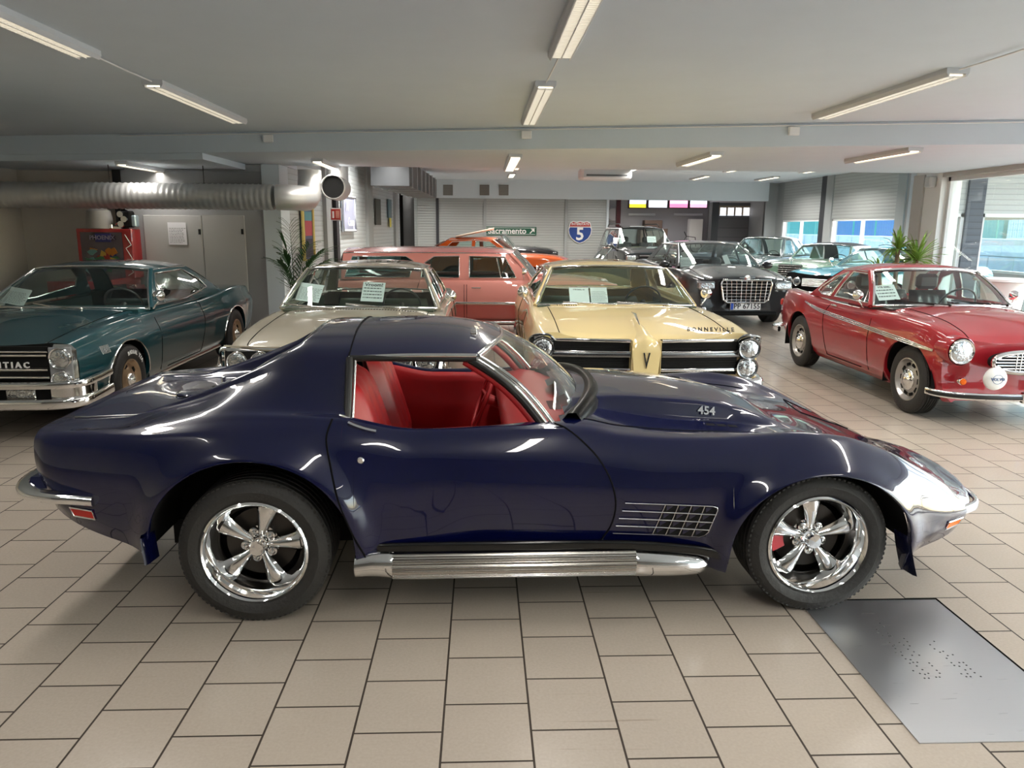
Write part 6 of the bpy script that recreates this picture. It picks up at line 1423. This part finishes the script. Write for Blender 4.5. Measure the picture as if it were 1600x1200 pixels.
# pinball cabinet with things on top
def pinball():
    y = 11.6; p0, p1 = atY(118, 357, y), atY(205, 357, y); w = p1.x-p0.x; z1 = p0.z; z0 = z1-.72; RP = paint('cabinet_red', (.38, .02, .022))
    t = thing('pinball_machine', 'red pinball machine with a dark colourful backglass against the left wall', 'pinball machine', (p0.x, y, 0), 0)
    mb = MB(); mb.box(0, w, .0, .30, z0, z1, .01); mb.build('backbox', RP, t)
    mb = MB(); mb.box(.06, w-.14, -.012, 0, z0+.02, z1-.05); bg_ = mb.build('backglass', mat('backglass_dark', (.03, .012, .035), .2, coat=1), t)
    rnd = random.Random(11); cols = [('art_orange', (.42, .16, .02)), ('art_green', (.03, .14, .06)), ('art_blue', (.02, .025, .16)), ('art_red', (.25, .02, .015)), ('art_yellow', (.45, .34, .06)), ('art_teal', (.08, .22, .20))]
    for k in range(26):
        n, cc = cols[k % 6]; cx, cz = rnd.uniform(.14, w-.22), rnd.uniform(z0+.08, z1-.30); mb = MB(); a0 = rnd.uniform(0, 6); P = [(cx+rnd.uniform(.03, .085)*math.cos(a0+a), cz+rnd.uniform(.02, .07)*math.sin(a0+a)) for a in np.linspace(0, 2*PI, 9)[:-1]]
        mb.prism(P[::-1], -.016-.0004*k, -.012, 'y'); mb.build('artwork', mat(n, cc, .4), bg_)
    mb = MB(); mb.box(.28, w-.30, -.028, -.012, z1-.19, z1-.07); mb.build('title_band', mat('art_blue'), bg_)
    tm = MB(); text_mb(tm, 'PHOENIX', .085, ((w-.04)/2+.0, -.030, z1-.13), (1, 0, 0), (0, 0, 1), .002, True); tm.build('title_lettering', mat('title_grey', (.28, .26, .35), .4), bg_)
    mb = MB(); s = [(w+.0015, .04+.22*((k*7) % 5)/4, z0+.05+.05*k) for k in range(13)]; mb.tube([(w-.10+.08*((k*3) % 4)/3, -.004, z0+.04+.05*k) for k in range(13)], .006, 4); mb.build('side_lightning', WHITE, t)
    mb = MB(); mb.box(.05, w-.05, -1.0, .28, .75, .95, .01); mb.build('cabinet', RP, t); 
    for a, b in ((.08, -.95), (w-.12, -.95), (.08, .2), (w-.12, .2)): mb = MB(); mb.box(a, a+.05, b, b+.05, 0, .75); mb.build('leg', CHROME2, t)
    mb = MB(); mb.box(.1, w-.1, .02, .28, .95, z0); mb.build('neck', RP, t)
    c = Vector((p0.x+.28, y+.15, z1)); mb = MB(); mb.lathe([(0, .30), (.10, .295), (.16, .26), (.18, .14), (.185, .0), (0, 0)], 24, 'z'); mb.v = [Matrix.Translation(c) @ v for v in mb.v]; tag(mb.build('cloth_bundle', mat('grey_cloth', (.42, .41, .38), .9)), 'pale rounded cloth-covered bundle on top of the pinball machine', 'bundle')
    c = Vector((p0.x+.68, y+.15, z1)); g = thing('engine_model', 'black and chrome engine model on top of the pinball machine', 'model engine', c)
    mb = MB(); mb.box(-.09, .09, -.08, .08, .02, .26, .02); mb.build('block', MATTE, g)
    for k in range(3): mb = MB(); mb.lathe([(.0, 0), (.045, .0), (.05, .03), (.03, .05), (0, .05)], 14, 'y'); mb.v = [Matrix.Translation((-.04+.05*(k % 2), -.12, .07+.07*k)) @ v for v in mb.v]; mb.build('pulley', CHROME, g)
    mb = MB(); mb.box(.09, .16, -.07, .05, .03, .20, .015); mb.build('cover', mat('pale_blue_metal', (.35, .45, .5), .3, .5), g); mb = MB(); mb.tube([(-.09, -.05, .22), (-.03, -.08, .33), (.04, -.05, .27)], .014, 8); mb.build('hose', BLACK, g)
    c = Vector((p0.x+.50, y+.06, z1)); mb = MB(); mb.box(c.x-.05, c.x+.0, c.y, c.y+.06, c.z, c.z+.07, .008); mb.tube([(c.x+.05, c.y, c.z+.06), (c.x+.09, c.y, c.z+.09), (c.x+.12, c.y, c.z+.05)], .008, 6); mb.box(c.x-.0, c.x+.12, c.y+.01, c.y+.05, c.z, c.z+.03); tag(mb.build('small_gauge', CHROME), 'small chrome gauge on top of the pinball machine', 'gauge')
pinball()
# plants
def leaf(mb, a, b, w, sag=.1, n=6):
    a, b = Vector(a), Vector(b); d = b-a; side = d.cross(Vector((0, 0, 1)))
    if side.length < 1e-4: side = Vector((1, 0, 0))
    side.normalize(); L = []; Rr = []
    for k in range(n+1):
        t = k/n; p = a+d*t+Vector((0, 0, sag*(math.sin(PI*t*.9)-t*1.2))); ww = w*math.sin(PI*(.12+.88*t))**.8*(1-t*.35) if t < 1 else 0; L.append(p-side*ww); Rr.append(p+side*ww)
    mb.grid([[l, (l+r)/2-Vector((0, 0, w*.3)), r] for l, r in zip(L, Rr)])
def palm():
    base = Vector((-2.72, 11.25, 0)); t = thing('palm_plant', 'tall feathery green palm plant beside the white pillar behind the beige sedan', 'plant', base)
    mb = MB(); mb.lathe([(.0, 0), (.16, 0), (.20, .34), (.215, .36), (.19, .36), (.18, .30), (0, .30)], 28, 'z'); mb.build('pot', mat('dark_pot', (.05, .045, .04), .6), t)
    G = mat('palm_green', (.035, .10, .03), .5); rnd = random.Random(5)
    for k, (dx, dy, z) in enumerate(((-.02, -.05, 1.72), (-.12, -.02, 1.5), (.45, -.15, 1.35), (.52, .0, 1.0), (.3, -.3, 1.45), (-.16, -.2, 1.2), (.36, .1, 1.15), (.15, -.35, .95), (.50, -.1, 1.22), (-.1, -.1, 1.3))):
        mb = MB(); a = Vector((0, 0, .33)); tip = Vector((dx, dy, z)); ax = [a.lerp(tip, u)+Vector((0, 0, .18*math.sin(PI*u)))+Vector((dx, dy, 0))*(u*u-u)*.5 for u in np.linspace(0, 1, 22)]; mb.tube(ax, [.008*(1-.8*u) for u in np.linspace(0, 1, 22)], 5)
        for j in range(7, 22):
            tg = (ax[j]-ax[j-1]).normalized(); sd_ = tg.cross(Vector((0, 0, 1))).normalized() if abs(tg.z) < .98 else Vector((1, 0, 0))
            for s in (-1, 1): q = ax[j]+(sd_*s*.7+tg*.9+Vector((0, 0, -.15+rnd.uniform(-.1, .15)))).normalized()*rnd.uniform(.18, .28); leaf(mb, ax[j], q, .015, .03, 3)
        mb.build('frond', G, t, ang=180)
palm()
def yucca():
    p = atY(1425, 408, 13.2); base = Vector((6.28, 11.3, 0)); t = thing('yucca_plant', 'yucca plant with bright green pointed leaves on bare stems behind the red coupe', 'plant', base)
    mb = MB(); mb.lathe([(0, 0), (.18, 0), (.24, .42), (.25, .45), (.22, .45), (.21, .38), (0, .38)], 28, 'z'); mb.build('pot', mat('brown_pot', (.16, .10, .07), .6), t)
    G = mat('yucca_green', (.20, .34, .05), .45); rnd = random.Random(9)
    for k, (dx, dy, z, n, L) in enumerate(((-.06, 0, 1.48, 44, .36), (.27, .05, 1.32, 60, .46), (-.36, -.08, 1.14, 26, .28))):
        mb = MB(); mb.tube([(dx*.3, dy*.3, .38), (dx*.8, dy, .7), (dx, dy, z)], [.045, .035, .03], 10); st_ = mb.build('trunk', mat('bark', (.20, .14, .09), .85, bump=(40, .8)), t)
        mb = MB()
        for j in range(n):
            a = rnd.uniform(0, 2*PI); el = rnd.uniform(-.45, 1.35); d = Vector((math.cos(a)*math.cos(el), math.sin(a)*math.cos(el), math.sin(el))); l_ = L*rnd.uniform(.75, 1.1); leaf(mb, Vector((dx, dy, z-.03)), Vector((dx, dy, z))+d*l_, .026, .05, 5)
        mb.build('leaves', G, st_, ang=180)
yucca()
t = thing('round_table', 'white round table at the right picture edge behind the red coupe', 'table', (6.72, 9.6, 0)); mb = MB(); mb.lathe([(0, 1.13), (.34, 1.13), (.35, 1.10), (0, 1.09)], 40, 'z'); mb.build('table_top', WHITE, t); mb = MB(); mb.lathe([(.24, .0), (.24, .02), (.20, .5), (.26, 1.09)], 32, 'z'); mb.build('table_base', WHITE, t)
# workshop at the back
def workshop():
    y = 34.9; ab = lambda px, py: atY(px, py, y); FR = mat('dark_frame', (.05, .01, .02), .5)
    cols = [((.75, .85, 1), (.9, .8, .05)), ((.8, .92, 1), (.85, .9, .95)), ((1, .55, .75), (.95, .3, .55)), ((.8, .9, 1), (1, .55, .75))]
    xs = [982, 1012, 1045, 1077, 1107]
    for k in range(4):
        a, b = ab(xs[k], 300), ab(xs[k+1]-2, 326); mb = MB(); mb.box(a.x, b.x, y-.04, y, b.z, a.z+.2); o = struct('window_%d' % (k+20), mb, FR)
        m1 = mat('lit_banner%d' % k, cols[k][0], .5, emit=cols[k][0], es=1.1); m2 = mat('lit_banner_low%d' % k, cols[k][1], .5, emit=cols[k][1], es=.8)
        mb = MB(); zz = b.z+(a.z-b.z)*.28; mb.box(a.x+.06, b.x-.04, y-.06, y-.04, zz, a.z+.18); mb.build('pane', m1, o); mb = MB(); mb.box(a.x+.06, b.x-.04, y-.06, y-.04, b.z+.04, zz); mb.build('pane', m2, o)
    # sectional door with five lights
    a, b = atY(1122, 306, 29.6), atY(1186, 380, 29.6); t = MB(); t.box(a.x, b.x, 29.6, 29.7, 0, 2.72); d = struct('door_4', t, slatmat('door_brown', (.13, .12, .125), .35))
    for k in range(5):
        p, q = atY(1125+12.1*k, 324, 29.58), atY(1134.5+12.1*k, 337, 29.58); mb = MB(); mb.box(p.x, q.x, 29.57, 29.6, q.z, p.z, .01); mb.build('pane', mat('lit_pane', (.8, .85, .95), .3, emit=(.8, .87, 1), es=.9), d)
    mb = MB(); mb.box(a.x, b.x, 29.57, 29.6, 2.25, 2.6); mb.build('door_header', mat('tan_header', (.42, .32, .22), .6), d)
    mb = MB(); mb.box(a.x-.28, a.x-.02, 29.3, 29.7, 0, 2.72); struct('trim_20', mb, dkp); mb = MB(); mb.box(b.x+.02, b.x+.45, 29.3, 29.7, 0, 2.72); struct('trim_21', mb, dkp)
    c = ab(957, 335); mb = MB(); mb.lathe([(0, -.3), (.27, -.3), (.30, -.26), (.30, .1), (0, .1)], 32, 'y'); mb.v = [Matrix.Translation(c) @ v for v in mb.v]; tag(mb.build('hose_reel', mat('pale_disc', (.42, .42, .44), .5)), 'pale round disc on the dark post in the workshop', 'reel')
    c = ab(1083, 357); t = thing('work_cabinet', 'white cabinet standing at the workshop wall', 'cabinet', (c.x, y-.5, 0)); mb = MB(); mb.box(-.3, .3, 0, .4, .9, 2.15, .02); mb.build('body', WHITE, t)
    mb = MB(); mb.box(-.45, .45, -.1, .5, 0, .9, .02); mb.build('counter', GREYW, t)
    c = ab(1020, 352); mb = MB(); mb.box(c.x-.5, c.x+.3, y-.6, y-.1, c.z-.15, c.z+.22, .02); mb.box(c.x-.7, c.x+.5, y-.8, y-.05, 0, c.z-.15); tag(mb.build('crate', mat('brown_crate', (.16, .11, .09), .7)), 'brown crate on a bench in the workshop behind the black utility vehicle', 'crate')
    c = ab(1068, 360); t = thing('work_bike', 'tangle of a small bicycle-like machine in the workshop', 'machine', (c.x, y-.9, 0)); mb = MB()
    for dx in (-.35, .35): mb.tube([(dx+.25*math.cos(a), 0, .95+.25*math.sin(a)) for a in np.linspace(0, 2*PI, 21)[:-1]], .025, 6, closed=True)
    mb.tube([(-.35, 0, .95), (-.1, 0, 1.4), (.3, 0, 1.35), (.35, 0, .95)], .02, 6); mb.tube([(-.1, 0, 1.4), (-.2, 0, 1.6)], .02, 6); mb.build('frame', BLACK, t); mb = MB(); mb.box(-.7, .7, -.3, .3, 0, .7, .02); mb.build('stand', GREYW, t)
    for px0, px1 in ((982, 1024), (1053, 1098)): a, b = ab(px0, 335), ab(px1, 331); lamp = MB(); lamp.box(a.x, b.x, y+.0, y+.10, a.z-.05, a.z+.05, .01); tag(lamp.build('strip_light', LHOUS), 'unlit strip light on the workshop wall, %s one' % ('left' if px0 < 1000 else 'right'), 'strip light')
lamp_unit(7.2, 30.2, 2.2, H3, 'unseen ceiling light added to brighten the workshop behind the pale bulkhead', w=.22, energy=110)  # added lamp, hidden by the bulkhead, to brighten the dark workshop
workshop()

# ================================================================ OUTSIDE, seen through the right-hand windows
def outside():
    mb = MB(); mb.box(XR+.4, 70, -20, 95, -.35, -.02); struct('ground', mb, mat('yard_concrete', (.46, .56, .57), .8, noise=(.6, .08)))
    m = mat('block_wall', (.46, .53, .52), .85, noise=(1.5, .10))
    rnd = random.Random(4); X0 = 21.0
    for r_ in range(2):
        for k in range(26):
            y0 = 20+1.6*k+.8*(r_ % 2); mb = MB(); z0 = .0+.72*r_; mb.box(X0+rnd.uniform(-.03, .03), X0+.9, y0+.015, y0+1.585, z0+.01, z0+.71, .03)
            tag(mb.build('wall_block', m), 'big pale concrete block of the yard retaining wall', 'concrete block', 'retaining wall blocks outside')
    CB = slatmat('container_blue', (.02, .11, .36), .28, .5, .1, 'Y'); CG = slatmat('container_green', (.02, .28, .26), .28, .5, .1, 'Y'); CT = slatmat('container_white', (.55, .60, .60), .28, .5, .1, 'Y')
    for k, (y, L, mt, lb) in enumerate(((30, 6.0, CT, 'whitish shipping container outside, nearest of the row'), (36.3, 6.0, CG, 'teal shipping container outside, right of the blue one'), (42.6, 12, CB, 'blue shipping container outside the middle windows'), (55, 8, CG, 'teal shipping container outside, furthest away'))):
        mb = MB(); mb.box(X0+4, X0+6.4, y, y+L, .9, 3.1, .04); o = tag(mb.build('shipping_container', mt), lb, 'shipping container')
        for z in (.92, 3.02): mb2 = MB(); mb2.box(X0+3.97, X0+4.02, y, y+L, z, z+.1); mb2.build('container_rail', mat('rail_' + mt.name, tuple(v*.7 for v in mt.node_tree.nodes['Principled BSDF'].inputs['Base Color'].default_value[:3]), .5), o)
    mb = MB(); mb.box(X0+.9, 70, -20, 95, .6, .88); struct('ground_upper', mb, mat('yard_concrete'))
    t = thing('wire_fence', 'tall green wire fence on top of the retaining wall', 'fence', (X0+.45, 24, 1.44)); FG = mat('fence_green', (.02, .25, .20), .5)
    for k in range(15): mb = MB(); mb.box(-.03, .03, 2.5*k-.03, 2.5*k+.03, 0, 1.7); mb.build('fence_post', FG, t)
    for k in range(14):
        mb = MB()
        for j in range(18): mb.box(-.004, .004, 2.5*k+.14*j, 2.5*k+.14*j+.008, .05, 1.65)
        for j in range(7): mb.box(-.006, .006, 2.5*k, 2.5*k+2.5, .1+.24*j, .11+.24*j)
        mb.build('fence_panel', FG, t)
outside()
